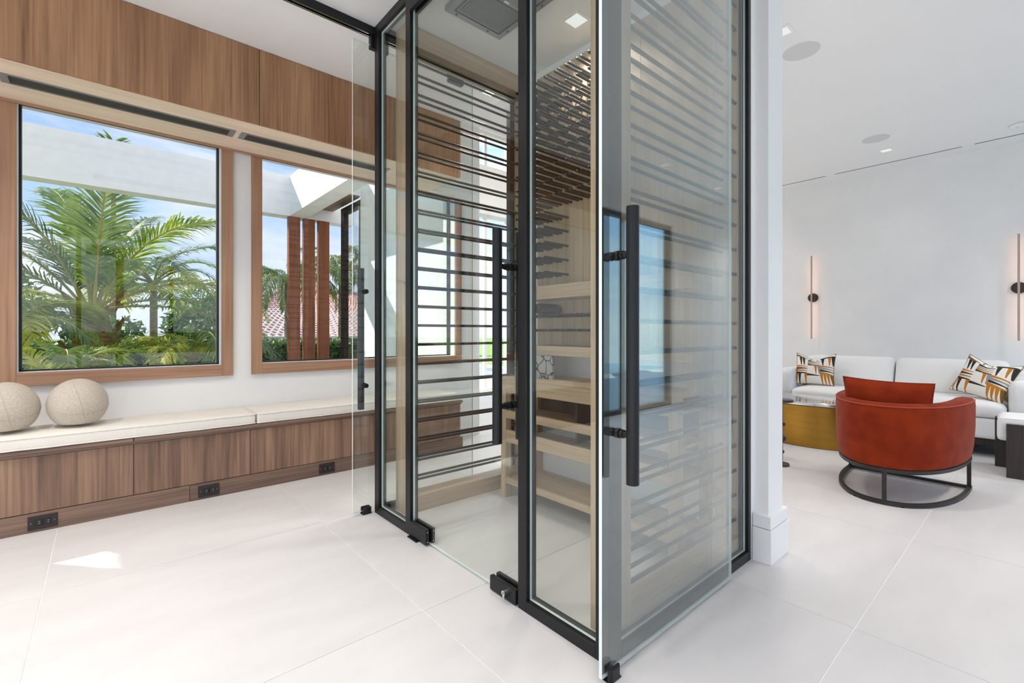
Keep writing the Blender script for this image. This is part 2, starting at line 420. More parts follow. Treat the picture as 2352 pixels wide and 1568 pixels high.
# ---- window wall with three openings
WIN = [(-1.18, -0.70), (-0.40, 0.668), (0.945, 2.79)]
ZS, ZH = 0.872, 2.56
b = B(); b.box(-3.6, 3.12, 4.12, 4.34, 0, ZS); b.box(-3.6, 2.33, 4.12, 4.34, ZH, 3.5); b.box(2.33, 3.12, 4.12, 4.34, ZH, 5.6)
xs = [-3.6] + [q for w in WIN for q in w] + [3.12]
for i in range(0, len(xs), 2): b.box(xs[i], xs[i + 1], 4.12, 4.34, ZS, ZH)
tag(obj('wall_north', b, 'white_paint'), 'white wall behind the cushioned bench, holding the wood framed windows', 'wall', kind='structure')
b = B(); b.box(2.95, 3.12, 4.34, 6.9, 0, 5.6)
tag(obj('wall_wing', b, 'stucco'), 'white stucco outer wall of the wing seen through the window', 'wall', kind='structure')
b = B(); b.box(6.88, 7.06, -1.9, 7.1, 0, 5.75)
tag(obj('wall_east', b, 'white_paint'), 'plain white lounge wall behind the white sofa', 'wall', kind='structure')
b = B(); b.box(-3.78, -3.6, -2.1, -1.2, 0, 3.5); b.box(-3.78, -3.6, 3.2, 4.34, 0, 3.5); b.box(-3.78, -3.6, -1.2, 3.2, 2.75, 3.5)
tag(obj('wall_west', b, 'white_paint'), 'plain white wall at the far end of the bench', 'wall', kind='structure')
b = B()
SD = [(-1.6, 2.2), (4.2, 6.6)]
sx_ = [-3.78, -1.6, 2.2, 4.2, 6.6, 7.06]
for i in range(0, 6, 2): b.box(sx_[i], sx_[i + 1], -2.1, -1.9, 0, 3.17)
for a0, a1 in SD: b.box(a0, a1, -2.1, -1.9, 2.75, 3.17)
tag(obj('wall_south', b, 'white_paint'), 'white wall with patio doors opposite the windows', 'wall', kind='structure')
FD = (4.85, 6.0)
b = B(); b.box(3.12, FD[0], 6.9, 7.1, 0, 5.6); b.box(FD[1], 6.88, 6.9, 7.1, 0, 5.6); b.box(FD[0], FD[1], 6.9, 7.1, 3.33, 4.2); b.box(FD[0], FD[1], 6.9, 7.1, 4.9, 5.6)
b.box(2.33, 2.45, 2.75, 4.12, ZC + 0.15, 5.6); b.box(2.45, 6.88, 2.63, 2.75, ZC + 0.15, 5.6)
tag(obj('wall_foyer', b, 'white_paint'), 'tall white foyer wall glimpsed behind the black rods', 'wall', kind='structure')
b = B(); b.box(2.43, 2.612, 0.89, 0.96, 0, ZC); b.box(2.402, 2.612, 0.96, 2.75, 0, ZC)
tag(obj('wall_partition', b, 'trim_white'), 'white wall end between the glass room and the lounge', 'wall', kind='structure')
bb = thing('baseboard_partition', (2.52, 0.87, 0), 'tall stepped white baseboard wrapping the wall end', 'baseboard', kind='structure')
b = B(); b.box(2.405, 2.637, 0.868, 0.955, 0, 0.165); b.box(2.612, 2.637, 0.955, 2.75, 0, 0.165)
obj('board', b, 'trim_white', bb, bevel=0.002)
b = B(); b.box(2.409, 2.633, 0.872, 0.955, 0.168, 0.229); b.box(2.612, 2.633, 0.955, 2.75, 0.168, 0.229)
obj('cap_moulding', b, 'trim_white', bb, bevel=0.002)

# ---- windows of the bench wall
def wall_window(n, x0, x1, label, casing=True):
    w = thing('window_%d' % n, ((x0 + x1) / 2, 4.2, ZS), label, 'window', kind='structure')
    yg = 4.225
    f = 0.011
    b = B(); b.box(x0, x0 + f, yg - 0.02, yg + 0.03, ZS, ZH); b.box(x1 - f, x1, yg - 0.02, yg + 0.03, ZS, ZH); b.box(x0, x1, yg - 0.02, yg + 0.03, ZS, ZS + f); b.box(x0, x1, yg - 0.02, yg + 0.03, ZH - f, ZH)
    obj('sash', b, 'black_gasket', w)
    obj('pane', B().box(x0 + f, x1 - f, yg, yg + 0.008, ZS + f, ZH - f), 'dimmed_glass', w)
    if casing:
        c = 0.075
        obj('casing', B().box(x0 - c, x0, 4.092, 4.119, ZS - 0.082, 2.508), 'walnut_casing_v', w, bevel=0.0015)
        obj('casing', B().box(x1, x1 + c, 4.092, 4.119, ZS - 0.082, 2.508), 'walnut_casing_v', w, bevel=0.0015)
        obj('casing', B().box(x0, x1, 4.092, 4.119, ZS - 0.082, ZS), 'walnut_casing_h', w, bevel=0.0015)
        obj('reveal_lining', B().box(x0 - 0.0, x1, 4.119, yg - 0.02, ZS - 0.004, ZS + 0.002), 'trim_white', w)
    return w
wall_window(1, *WIN[1], 'large walnut framed window looking onto the coconut palm')
wall_window(2, *WIN[2], 'walnut framed window showing three brown posts and red roof')
wall_window(3, *WIN[0], 'added narrow window out of view, letting in the floor sun patch')  # unseen window added so direct sun makes the patch on the floor
def glazed(n, x0, x1, y, z0, z1, mull, label, kindname='window', glassmat='window_glass', fr=0.06, fm='bronze'):
    w = thing('%s_%d' % (kindname, n), ((x0 + x1) / 2, y, z0), label, kindname, kind='structure')
    b = B(); b.box(x0, x0 + fr, y - 0.04, y + 0.04, z0, z1); b.box(x1 - fr, x1, y - 0.04, y + 0.04, z0, z1); b.box(x0, x1, y - 0.04, y + 0.04, z0, z0 + fr); b.box(x0, x1, y - 0.04, y + 0.04, z1 - fr, z1)
    obj('frame', b, fm, w)
    st = (x1 - x0 - 2 * fr) / mull
    for k in range(mull):
        a = x0 + fr + k * st
        if k: obj('mullion', B().box(a - fr / 2, a + fr / 2, y - 0.03, y + 0.03, z0 + fr, z1 - fr), fm, w)
        obj('pane', B().box(a + (fr / 2 if k else 0), a + st - (fr / 2 if k < mull - 1 else 0), y - 0.004, y + 0.004, z0 + fr, z1 - fr), glassmat, w)
    return w
glazed(1, -1.6, 2.2, -2.0, 0.0, 2.75, 3, 'wide dark framed patio doors behind the viewer', 'door')
glazed(2, 4.2, 6.6, -2.0, 0.0, 2.75, 2, 'teal tinted patio doors mirrored in the sliding glass', 'door', 'teal_glass')
glazed(3, FD[0], FD[1], 7.0, 0.0, 3.33, 2, 'tall white framed foyer glass door behind the rods', 'door', fm='trim_white')
glazed(4, FD[0], FD[1], 7.0, 4.2, 4.9, 2, 'high foyer window seen between the black rods', fm='trim_white')

# ================================================================== BENCH ALCOVE
ub = thing('wall_cabinet', (0.5, 3.8, 2.51), 'walnut panelled bulkhead cabinet above the windows', 'cabinet')
def seg_panel(x0, x1):
    obj('panel', B().box(x0, x1, 3.478, 3.497, 2.512, ZC - 0.003), 'walnut', ub, bevel=0.001, seg=1)
seg_panel(-3.598, -0.70); seg_panel(-0.696, 0.784); seg_panel(0.788, 2.42)
obj('carcass', B().box(-3.598, 2.418, 3.5, 4.119, 2.56, ZC - 0.003), 'slot_black', ub)
SL = [(-0.43, 0.688), (0.722, 1.84)]
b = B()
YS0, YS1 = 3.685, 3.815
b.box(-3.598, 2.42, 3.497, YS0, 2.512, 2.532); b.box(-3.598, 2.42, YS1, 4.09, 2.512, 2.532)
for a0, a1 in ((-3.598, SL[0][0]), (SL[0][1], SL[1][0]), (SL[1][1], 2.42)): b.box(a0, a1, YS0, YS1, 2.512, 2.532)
obj('soffit_board', b, 'walnut_soffit_lit', ub)
obj('soffit_lip', B().box(-3.598, 2.42, 4.068, 4.09, 2.498, 2.512), 'walnut_casing_h', ub, bevel=0.002)
for k, (a0, a1) in enumerate(SL):
    d = thing('air_diffuser', ((a0 + a1) / 2, 3.75, 2.51), ['long linear air diffuser above the palm window', 'long linear air diffuser above the window with brown posts'][k], 'air vent', 'linear diffusers in the walnut soffit')
    b = B(); b.box(a0, a1, YS0, YS0 + 0.012, 2.507, 2.53); b.box(a0, a1, YS1 - 0.012, YS1, 2.507, 2.53); b.box(a0, a0 + 0.035, YS0 + .012, YS1 - .012, 2.507, 2.53); b.box(a1 - 0.035, a1, YS0 + .012, YS1 - .012, 2.507, 2.53)
    obj('frame', b, 'steel_grey', d)
    obj('plenum', B().box(a0 + .035, a1 - .035, YS0 + .012, YS1 - .012, 2.55, 2.56), 'slot_black', d)
    for q in range(7):
        yy = YS0 + 0.02 + q * 0.0145
        obj('blade', B().box(a0 + .035, a1 - .035, yy, yy + 0.004, 2.510, 2.528), 'louvre', d)
# bench: drawers, nosing, kick
bn = thing('window_bench', (0.5, 3.9, 0), 'long low walnut bench with drawers under the windows', 'bench')
obj('kick_board', B().box(-3.598, 0.425, 3.726, 3.745, 0, 0.106), 'walnut_kick', bn, bevel=0.001, seg=1)
obj('kick_board', B().box(0.427, 2.62, 3.726, 3.745, 0, 0.106), 'walnut_kick', bn, bevel=0.001, seg=1)
dx = [-3.598, -2.47, -1.82, -1.165, -0.51, 0.138, 0.783, 1.438, 2.09, 2.595]
for i in range(len(dx) - 1):
    obj('drawer_front', B().box(dx[i] + 0.0015, dx[i + 1] - 0.0015, 3.729, 3.748, 0.110, 0.424), 'walnut_bench', bn, bevel=0.001, seg=1)
obj('carcass', B().box(-3.598, 2.59, 3.75, 4.119, 0.0, 0.43), 'slot_black', bn)
nx = [-3.598, -1.165, 0.138, 2.61]
for i in range(3):
    obj('top_board', B().box(nx[i] + .0006, nx[i + 1] - .0006, 3.706, 4.119, 0.442, 0.466), 'walnut_kick', bn, bevel=0.006, seg=3)
obj('shadow_rail', B().box(-3.598, 2.6, 3.722, 3.76, 0.427, 0.442), 'walnut_kick', bn)
# outlets in the kick board
def outlet(x, label):
    o = thing('power_outlet', (x, 3.726, 0.053), label, 'outlet', 'brown outlets along the bench base')
    obj('cover_plate', B().box(x - 0.060, x + 0.060, 3.7195, 3.7258, 0.015, 0.091), 'outlet_brown', o, bevel=0.0025)
    r = obj('receptacle', B().box(x - 0.034, x + 0.034, 3.7175, 3.7196, 0.036, 0.070), 'outlet_hole', o, bevel=0.001)
    for sx in (-1, 1):
        obj('socket_face', B().box(x + sx * 0.0185 - 0.013, x + sx * 0.0185 + 0.013, 3.7162, 3.7176, 0.039, 0.067), 'outlet_brown', r, bevel=0.0005)
        b = B(); b.box(x + sx * 0.0185 + 0.001, x + sx * 0.0185 + 0.008, 3.7158, 3.7163, 0.0575, 0.0595); b.box(x + sx * 0.0185 + 0.001, x + sx * 0.0185 + 0.008, 3.7158, 3.7163, 0.0465, 0.0485)
        obj('slot', b, 'outlet_mark', r)
        obj('ground_hole', B().cyl((x + sx * 0.0185 - 0.008, 3.7165, 0.053), (x + sx * 0.0185 - 0.008, 3.7157, 0.053), 0.0025, 10), 'outlet_hole', r)
        obj('screw', B().cyl((x + sx * 0.0475, 3.7196, 0.053), (x + sx * 0.0475, 3.7185, 0.053), 0.0028, 10), 'steel_grey', o)
    return o
outlet(-0.26, 'brown outlet plate at left below the round cushions')
outlet(0.533, 'middle brown outlet plate in the bench base')
outlet(1.32, 'brown outlet plate nearest the glass room')
# seat cushions
def cushion(x0, x1, y0, y1, z0, z1, label, ncx=40):
    th = thing('bench_cushion', ((x0 + x1) / 2, (y0 + y1) / 2, z0), label, 'cushion', 'cream cushions on the window bench')
    c = ((x0 + x1) / 2, (y0 + y1) / 2, (z0 + z1) / 2); h = ((x1 - x0) / 2, (y1 - y0) / 2, (z1 - z0) / 2)
    rnd = random.Random(x0)
    ph = rnd.random() * 6
    def fn(p, u):
        w = (1 - abs(u[0]) ** 8) * (1 - u[1] ** 4)
        if u[2] > 0.2: p.z += 0.016 * w + 0.0022 * w * math.sin(p.x * 21 + ph) * math.sin(p.x * 7.3) + 0.0015 * math.sin(p.x * 33 + p.y * 20)
        p.y += 0.002 * math.sin(p.x * 9 + ph) * (1 if u[1] < -.5 else 0)
        return p
    obj('pad', B().rbox(c, h, 0.016, (ncx, 12, 6), fn), 'linen', th, smooth=True)
    for z in (z0 + 0.006, z1 - 0.005):
        pts = []
        for (xa, ya, xb, yb) in ((x0 + .01, y0 + .002, x1 - .01, y0 + .002), (x1 - .002, y0 + .01, x1 - .002, y1 - .01), (x1 - .01, y1 - .002, x0 + .01, y1 - .002), (x0 + .002, y1 - .01, x0 + .002, y0 + .01)):
            for k in range(24):
                t = k / 23; xx = xa + (xb - xa) * t; yy = ya + (yb - ya) * t
                pts.append((xx, yy + (0.002 * math.sin((xx - c[0]) * 9 + ph) if ya == yb and ya < c[1] else 0), z + 0.0008 * math.sin((xx - c[0]) * 33)))
        obj('piping', B().tube(pts, 0.0042, 6, True), 'linen', th, smooth=True)
    return th
cushion(-1.62, 0.815, 3.702, 4.112, 0.467, 0.538, 'long cream bench cushion under the round cushions', 60)
cushion(0.823, 2.56, 3.702, 4.112, 0.467, 0.538, 'cream bench cushion running behind the glass room', 50)
def ball(c, r, rot, label):
    th = thing('ball_cushion', (c[0], c[1], c[2] - r), label, 'cushion', 'round woollen cushions on the bench')
    R = Euler(rot).to_matrix()
    b = B(); nu, nv = 40, 24
    prof = []
    for j in range(nv + 1):
        t = PI * j / nv; prof.append((max(1e-4, r * math.sin(t)), -r * math.cos(t)))
    b.lathe(prof, (0, 0, 0), nu)
    v2 = []
    for p in b.v:
        q = R @ Vector(p); q.z = q.z * 1.06
        if q.z < -0.80 * r: q.z = -0.80 * r + (q.z + 0.80 * r) * 0.35
        q.z += 0.012
        v2.append(tuple(Vector(c) + q))
    b.v = v2
    obj('cover', b, 'ball_wool', th, smooth=True)
    for k, (tilt, az) in enumerate(((0.35, 0.2), (1.35, 1.7))):
        pts = []
        for i in range(64):
            a = 2 * PI * i / 64
            q = Vector((math.cos(a), math.sin(a) * math.cos(tilt), math.sin(a) * math.sin(tilt)))
            q = Matrix.Rotation(az, 3, 'Z') @ q * (r * 1.001)
            q.z *= 1.06
            if q.z < -0.80 * r: q.z = -0.80 * r + (q.z + 0.80 * r) * 0.35
            q.z += 0.012
            pts.append(Vector(c) + q)
        obj('seam', B().tube(pts, 0.0011, 5, True), 'seam_thread', th, smooth=True)
ball((-0.118, 3.868, 0.676), 0.141, (0.3, 0.2, 0), 'right hand round oatmeal wool cushion on the bench')
ball((-0.418, 3.862, 0.676), 0.141, (0.9, 0.1, 0.5), 'left hand round oatmeal wool cushion cut by the picture edge')
# ---- glazed opening added in the west wall to let in more daylight
ww = thing('door_5', (-3.69, 1.0, 0), 'added wide glass doors letting daylight in through the end wall', 'door', kind='structure')
b = B()
for y in (-1.2, 0.24, 1.70, 3.14): b.box(-3.73, -3.65, y, y + 0.06, 0, 2.75)
b.box(-3.73, -3.65, -1.14, 3.14, 2.69, 2.75); b.box(-3.73, -3.65, -1.14, 3.14, 0, 0.06)
obj('frame', b, 'bronze', ww)
for y0, y1 in ((-1.14, 0.24), (0.30, 1.70), (1.76, 3.14)): obj('pane', B().box(-3.694, -3.686, y0, y1, 0.06, 2.69), 'window_glass', ww)

# ================================================================== GLASS WINE ROOM
fr = thing('glass_room_frame', (1.29, 1.85, 0), 'black metal frame of the glass wine room with fixed panes', 'frame')
X0, X1 = 1.268, 1.318          # depth of the end wall frame
YA, YB = 0.96, 2.752           # near and far side faces
ZT = ZC - 0.002
def bar(x0, x1, y0, y1, z0, z1, nm='post'):
    return obj(nm, B().box(x0, x1, y0, y1, z0, z1), 'black_metal', fr, bevel=0.0015, seg=1)
bar(X0, X1, YB - 0.058, YB, 0, ZT); bar(X0, X1, 2.305, 2.358, 0, ZT); bar(X0, X1, 1.366, 1.416, 0, ZT); bar(X0, X1 + 0.02, YA, YA + 0.058, 0, ZT)
bar(2.374, 2.401, YA, YA + 0.045, 0, ZT); bar(2.345, 2.401, YB - 0.045, YB, 0, ZT)
bar(X0, X1, 2.358, YB - 0.058, 0, 0.045, 'rail'); bar(X0, X1, YA + 0.058, 1.366, 0, 0.045, 'rail')
bar(X0, X1, YA + 0.058, 1.366, 2.965, ZT, 'rail'); bar(X0, X1, 1.416, 2.305, 2.965, ZT, 'rail'); bar(X0, X1, 2.358, YB - 0.058, 2.965, ZT, 'rail')
bar(X1 + 0.02, 2.374, YA, YA + 0.045, 0, 0.045, 'rail'); bar(X1, 2.345, YB - 0.045, YB, 0, 0.045, 'rail')
bar(X1 + 0.02, 2.374, YA, YA + 0.045, 2.965, ZT, 'rail'); bar(X1, 2.345, YB - 0.045, YB, 2.965, ZT, 'rail')
def pane(nm, x0, x1, y0, y1, z0, z1, parent, thin, gm='wine_glass'):
    """clear pane whose narrow edges show pale; thin = axis of thickness"""
    b = B().box(x0, x1, y0, y1, z0, z1)
    big = {0: (3, 5), 1: (2, 4)}[thin]
    b.mi = [0 if i in big else 1 for i in range(6)]
    return obj(nm, b, [gm, 'glass_edge'], parent)
pane('pane', 1.286, 1.298, 2.360, YB - 0.060, 0.047, 2.963, fr, 0)
pane('pane', 1.286, 1.298, YA + 0.060, 1.364, 0.047, 2.963, fr, 0)
pane('pane', X1 + 0.022, 2.372, 0.976, 0.986, 0.047, 2.963, fr, 1, 'fixed_glass')
# black glazing beads beside the panes
for y0, y1 in ((1.355, 1.366), (2.358, 2.369), (YA + 0.058, YA + 0.069), (YB - 0.069, YB - 0.058)):
    obj('glazing_bead', B().box(1.300, 1.312, y0, y1, 0.045, 2.965), 'black_gasket', fr)
for y0, y1 in ((YA + 0.069, 1.355), (2.369, YB - 0.069)):
    obj('glazing_bead', B().box(1.300, 1.312, y0, y1, 0.045, 0.056), 'black_gasket', fr)

def pull(parent, axis, x, y, za, zb, posts, off, r=0.0205, side=1):
    """tubular pull bar with two collared stand-offs; off = distance from pane face, along +-axis"""
    h = obj('pull_handle', B().cyl(*(((x + side * off, y, za), (x + side * off, y, zb)) if axis == 0 else ((x, y + side * off, za), (x, y + side * off, zb))), r, 20), 'black_metal', parent, smooth=True)
    for z in posts:
        def P(d): return (x + side * d, y, z) if axis == 0 else (x, y + side * d, z)
        obj('standoff', B().cyl(P(0.0), P(off), 0.0115, 14), 'black_metal', h, smooth=True)
        obj('collar', B().cyl(P(0.0), P(0.010), 0.0165, 16), 'black_metal', h, smooth=True)
        obj('collar_ring', B().cyl(P(0.018), P(0.024), 0.0145, 16), 'black_metal', h, smooth=True)
    return h
# ---- swing door in the end wall
dr = thing('swing_door', (1.29, 1.86, 0), 'frameless glass swing door with black pull bars and patch fittings', 'door')
pane('pane', 1.284, 1.296, 1.4225, 2.300, 0.012, 2.955, dr, 0)
pull(dr, 0, 1.284, 1.49, 0.662, 1.546, (0.812, 1.394), 0.064, side=-1)
pull(dr, 0, 1.296, 1.49, 0.662, 1.546, (0.812, 1.394), 0.052, side=1)
for x0, x1 in ((1.262, 1.282), (1.298, 1.318)):
    obj('patch_hinge', B().box(x0, x1, 2.128, 2.303, 0.009, 0.087), 'black_metal', dr, bevel=0.002)
    obj('patch_lock', B().box(x0, x1, 1.424, 1.592, 0.006, 0.066), 'black_metal', dr, bevel=0.002)
    obj('patch_hinge', B().box(x0, x1, 2.14, 2.303, 2.885, 2.955), 'black_metal', dr, bevel=0.002)
b = B(); b.box(1.282, 1.284, 2.135, 2.3, 0.012, 0.084); b.box(1.296, 1.298, 2.135, 2.3, 0.012, 0.084); b.box(1.282, 1.284, 1.43, 1.585, 0.012, 0.062); b.box(1.296, 1.298, 1.43, 1.585, 0.012, 0.062)
obj('pad', b, 'black_gasket', dr)
obj('pivot_plate', B().box(1.248, 1.274, 2.205, 2.302, 0.0, 0.007), 'black_metal', dr, bevel=0.002)
for z in (0.022, 0.074):
    obj('screw', B().cyl((1.272, 2.128, z), (1.272, 2.1265, z), 0.003, 8), 'chrome', dr)
    obj('screw', B().cyl((1.308, 2.128, z), (1.308, 2.1265, z), 0.003, 8), 'chrome', dr)
lk = obj('lock_cylinder', B().cyl((1.262, 1.475, 0.044), (1.238, 1.475, 0.044), 0.0105, 20), 'chrome', dr, smooth=True)
obj('lock_tail', B().box(1.239, 1.262, 1.470, 1.480, 0.022, 0.040), 'chrome', lk, bevel=0.002)
obj('key_slot', B().box(1.2372, 1.2382, 1.4738, 1.4762, 0.039, 0.049), 'black_gasket', lk)

# ---- two sliding doors with their ceiling tracks
def sliding(y0, y1, xa, xb, hx, out, gm, label):
    d = thing('sliding_door', ((xa + xb) / 2, (y0 + y1) / 2, 0.02), label, 'door', 'sliding glass doors of the wine room')
    pane('pane', xa, xb, y0, y1, 0.020, 2.905, d, 1, gm)
    face = y1 if out > 0 else y0; rear = y0 if out > 0 else y1
    pull(d, 1, hx, face, 0.635, 1.52, (0.790, 1.370), 0.058, side=out)
    for z in (0.790, 1.370):
        obj('handle_cap', B().cyl((hx, rear, z), (hx, rear - out * 0.014, z), 0.014, 16), 'black_metal', d, smooth=True)
    for x in (xa + 0.11, xb - 0.21):
        c = obj('hanger_clamp', B().box(x, x + 0.12, min(y0, y1) - 0.012, max(y0, y1) + 0.012, 2.885, 2.965), 'black_metal', d, bevel=0.003)
        obj('clamp_pad', B().box(x + 0.012, x + 0.108, y0 - 0.0135, y0 - 0.012, 2.895, 2.955), 'black_gasket', c)
        obj('hanger_bolt', B().cyl((x + 0.06, (y0 + y1) / 2, 2.965), (x + 0.06, (y0 + y1) / 2, 2.9675), 0.008, 10), 'steel_grey', c)
    return d
sliding(0.926, 0.938, 1.186, 2.108, 1.268, -1, 'sliding_glass', 'sliding glass door nearest the viewer with a tall black bar handle')
sliding(2.766, 2.778, 1.135, 2.034, 1.216, 1, 'wine_glass', 'far sliding glass door edge standing before the bench')
def track(y0, y1, xa, xb, label):
    t = thing('sliding_track', ((xa + xb) / 2, (y0 + y1) / 2, 2.97), label, 'track', 'ceiling tracks of the sliding doors')
    b = B(); b.box(xa, xb, y0, y0 + 0.006, 2.968, ZT); b.box(xa, xb, y1 - 0.006, y1, 2.968, ZT); b.box(xa, xb, y0 + 0.006, y1 - 0.006, 3.005, ZT)
    obj('channel', b, 'black_metal', t)
    b = B(); b.box(xa, xb, y0 + 0.006, y0 + 0.014, 2.968, 2.974); b.box(xa, xb, y1 - 0.014, y1 - 0.006, 2.968, 2.974)
    obj('runner_lip', b, 'chrome', t)
track(0.905, 0.958, -0.1, 2.39, 'black ceiling track above the near sliding door')
track(2.755, 2.800, 0.1, 2.39, 'black ceiling track crossing the white ceiling to the corner')
def guide(x, y, label):
    g = thing('floor_guide', (x, y, 0), label, 'door guide', 'floor guides of the sliding doors')
    poly = [(x + 0.030 * math.cos(a) , y + 0.030 * math.sin(a)) for a in [2 * PI * i / 20 for i in range(20)]]
    for s in (-1, 1):
        pl = [(px, py) for px, py in [(x - 0.028, y + s * 0.0085), (x + 0.028, y + s * 0.0085), (x + 0.028, y + s * 0.016), (x + 0.018, y + s * 0.024), (x - 0.018, y + s * 0.024), (x - 0.028, y + s * 0.016)]]
        if s < 0: pl = pl[::-1]
        obj('cheek', B().prism(pl, 0.004, 0.042), 'black_metal', g, bevel=0.002)
    obj('base_plate', B().box(x - 0.028, x + 0.028, y - 0.022, y + 0.022, 0, 0.0045), 'black_metal', g)
guide(1.238, 0.932, 'black floor guide gripping the near sliding door corner')
guide(1.221, 2.772, 'small black floor guide under the far sliding door')

# ---- oak linings of the two long sides
def lining(y0, y1, label):
    l = thing('oak_lining', (1.9, (y0 + y1) / 2, 0), label, 'wood lining', 'oak linings around the side openings')
    obj('jamb', B().box(1.388, 1.460, y0, y1, 0, ZT), 'oak', l, bevel=0.001, seg=1)
    obj('jamb', B().box(2.386, 2.4012, y0, y1, 0, ZT), 'oak', l, bevel=0.001, seg=1)
    obj('header', B().box(1.460, 2.386, y0, y1, 2.890, ZT), 'oak_x', l, bevel=0.001, seg=1)
    obj('curb', B().box(1.460, 2.386, y0, y1, 0, 0.10), 'oak_x', l, bevel=0.001, seg=1)
lining(YA + 0.047, 1.138, 'oak lined side opening behind the near sliding door')
lining(2.576, YB - 0.047, 'oak lined side opening facing the window bench')
# ---- long display rods
ROWS = [1.163 + 0.1217 * k for k in range(-8, 15)]
def rods(ya, yb, label):
    r = thing('rod_rack', (1.9, (ya + yb) / 2, ROWS[0]), label, 'wine rack', 'racks of long black bottle rods')
    src = None
    for z in ROWS:
        for y, xe in ((ya, 2.368), (yb, 2.368)):
            if src is None:
                b = B(); b.cyl((1.4602, y, z), (xe, y, z), 0.0085, 12); b.lathe([(0.0085, 0), (0.0075, 0.003), (0.005, 0.005)], (0, 0, 0), 12)
                k = len(b.v) - 36
                for i in range(k, len(b.v)):
                    v = b.v[i]; b.v[i] = (xe + v[2], y + v[0], z + v[1])
                src = obj('rod', b, 'rod_black', r, smooth=True)
            else: inst(src, (wpos(src)[0], y, z), r)
rods(2.622, 2.690, 'rack of long black rods on the window side')
rods(1.088, 1.022, 'rack of long black rods behind the near sliding door')
# ---- peg wall
pw = thing('peg_rack', (2.39, 1.8, 1.03), 'oak back wall with rows of black wine pegs', 'wine rack')
for k in range(3):
    y0 = 1.14 + k * 0.4368
    obj('back_panel', B().box(2.384, 2.4015, y0 + 0.001, y0 + 0.4358, 1.03, 2.965), 'oak', pw, bevel=0.001, seg=1)
peg = None
for ri, z in enumerate([1.132, 1.228] + [1.512 + 0.0975 * k for k in range(14)]):
    ys = []
    for k in range(9):
        for d in (0.0, 0.052):
            ys.append(2.425 - k * 0.0915 * 1.0 - d * 0.62)
    for y in ys:
        if y < 1.60: continue
        if 1.5 < z < 1.98 and y < 2.14: continue
        L = 0.225
        if peg is None:
            b = B(); b.cyl((2.384, y, z), (2.384 - L, y, z), 0.0088, 10, 0.0088); b.cyl((2.384 - L, y, z), (2.384 - L - 0.004, y, z), 0.0088, 10, 0.005)
            peg = obj('peg', b, 'rod_black', pw, smooth=True)
        else: inst(peg, (wpos(peg)[0], y, z), pw)
obj('valance', B().box(2.20, 2.384, 1.16, 2.44, 1.340, 1.428), 'oak_h', pw, bevel=0.001, seg=1)
obj('light_strip', B().box(2.24, 2.26, 1.2, 2.42, 1.3385, 1.3400), 'steel_grey', pw)
# ---- open oak cabinet below the pegs
cb = thing('wine_cabinet', (2.22, 1.8, 0), 'open oak wine cabinet with slatted shelves and legs', 'cabinet')
YL, YR = 2.460, 1.150
for y0 in (YL - 0.05, YR):
    for x0 in (2.048, 2.350):
        obj('leg', B().box(x0, x0 + 0.05, y0, y0 + 0.05, 0, 0.80), 'oak', cb, bevel=0.001, seg=1)
for z0, z1 in ((0.712, 0.802), (0.540, 0.592), (0.378, 0.460), (0.100, 0.142)):
    obj('rail', B().box(2.050, 2.072, YR + 0.05, YL - 0.05, z0, z1), 'oak_h', cb, bevel=0.001, seg=1)
    obj('shelf', B().box(2.072, 2.395, YR + 0.02, YL - 0.005, z0 + 0.004, z0 + 0.022), 'oak_h', cb)
obj('top_board', B().box(2.046, 2.398, YR - 0.005, YL + 0.003, 0.802, 0.816), 'oak_h', cb, bevel=0.001, seg=1)
obj('upper_shelf', B().box(2.190, 2.398, YR, 2.44, 0.968, 1.028), 'oak_h', cb, bevel=0.001, seg=1)
obj('shelf_support', B().box(2.192, 2.384, YR, YR + 0.03, 0.816, 0.968), 'oak', cb)
obj('drawer_back', B().box(2.380, 2.398, YR + 0.05, YL - 0.05, 0.48, 0.80), 'dark_oak', cb)
obj('divider', B().box(2.075, 2.378, 1.80, 1.815, 0.47, 0.71), 'dark_oak', cb)
cp = tag(obj('crackle_panel', B().box(2.150, 2.172, 2.075, 2.435, 0.8165, 0.9660), 'crackle', bevel=0.002), 'grey stand-in panel, its black lines drawn for tangled cables in the niche', 'stand-in panel')  # panel stands in for loose black cables before a grey reflection
# a bottle lying on the peg row below the valance
def bottle(y, z, label):
    b = B(); prof = [(0.004, 0), (0.034, 0.002), (0.037, 0.012), (0.037, 0.185), (0.030, 0.212), (0.015, 0.238), (0.0135, 0.295), (0.0155, 0.297), (0.0155, 0.309), (0.006, 0.310)]
    b.lathe(prof, (0, 0, 0), 20)
    b.v = [(2.376 - v[2], y + v[0], z + v[1]) for v in b.v]
    return tag(obj('wine_bottle', b, 'bottle', smooth=True), label, 'bottle')
simple('bottle', (22, 24, 20), 0.12, 0, 0.6)
bottle(2.231, 1.276, 'dark wine bottle lying under the oak valance')
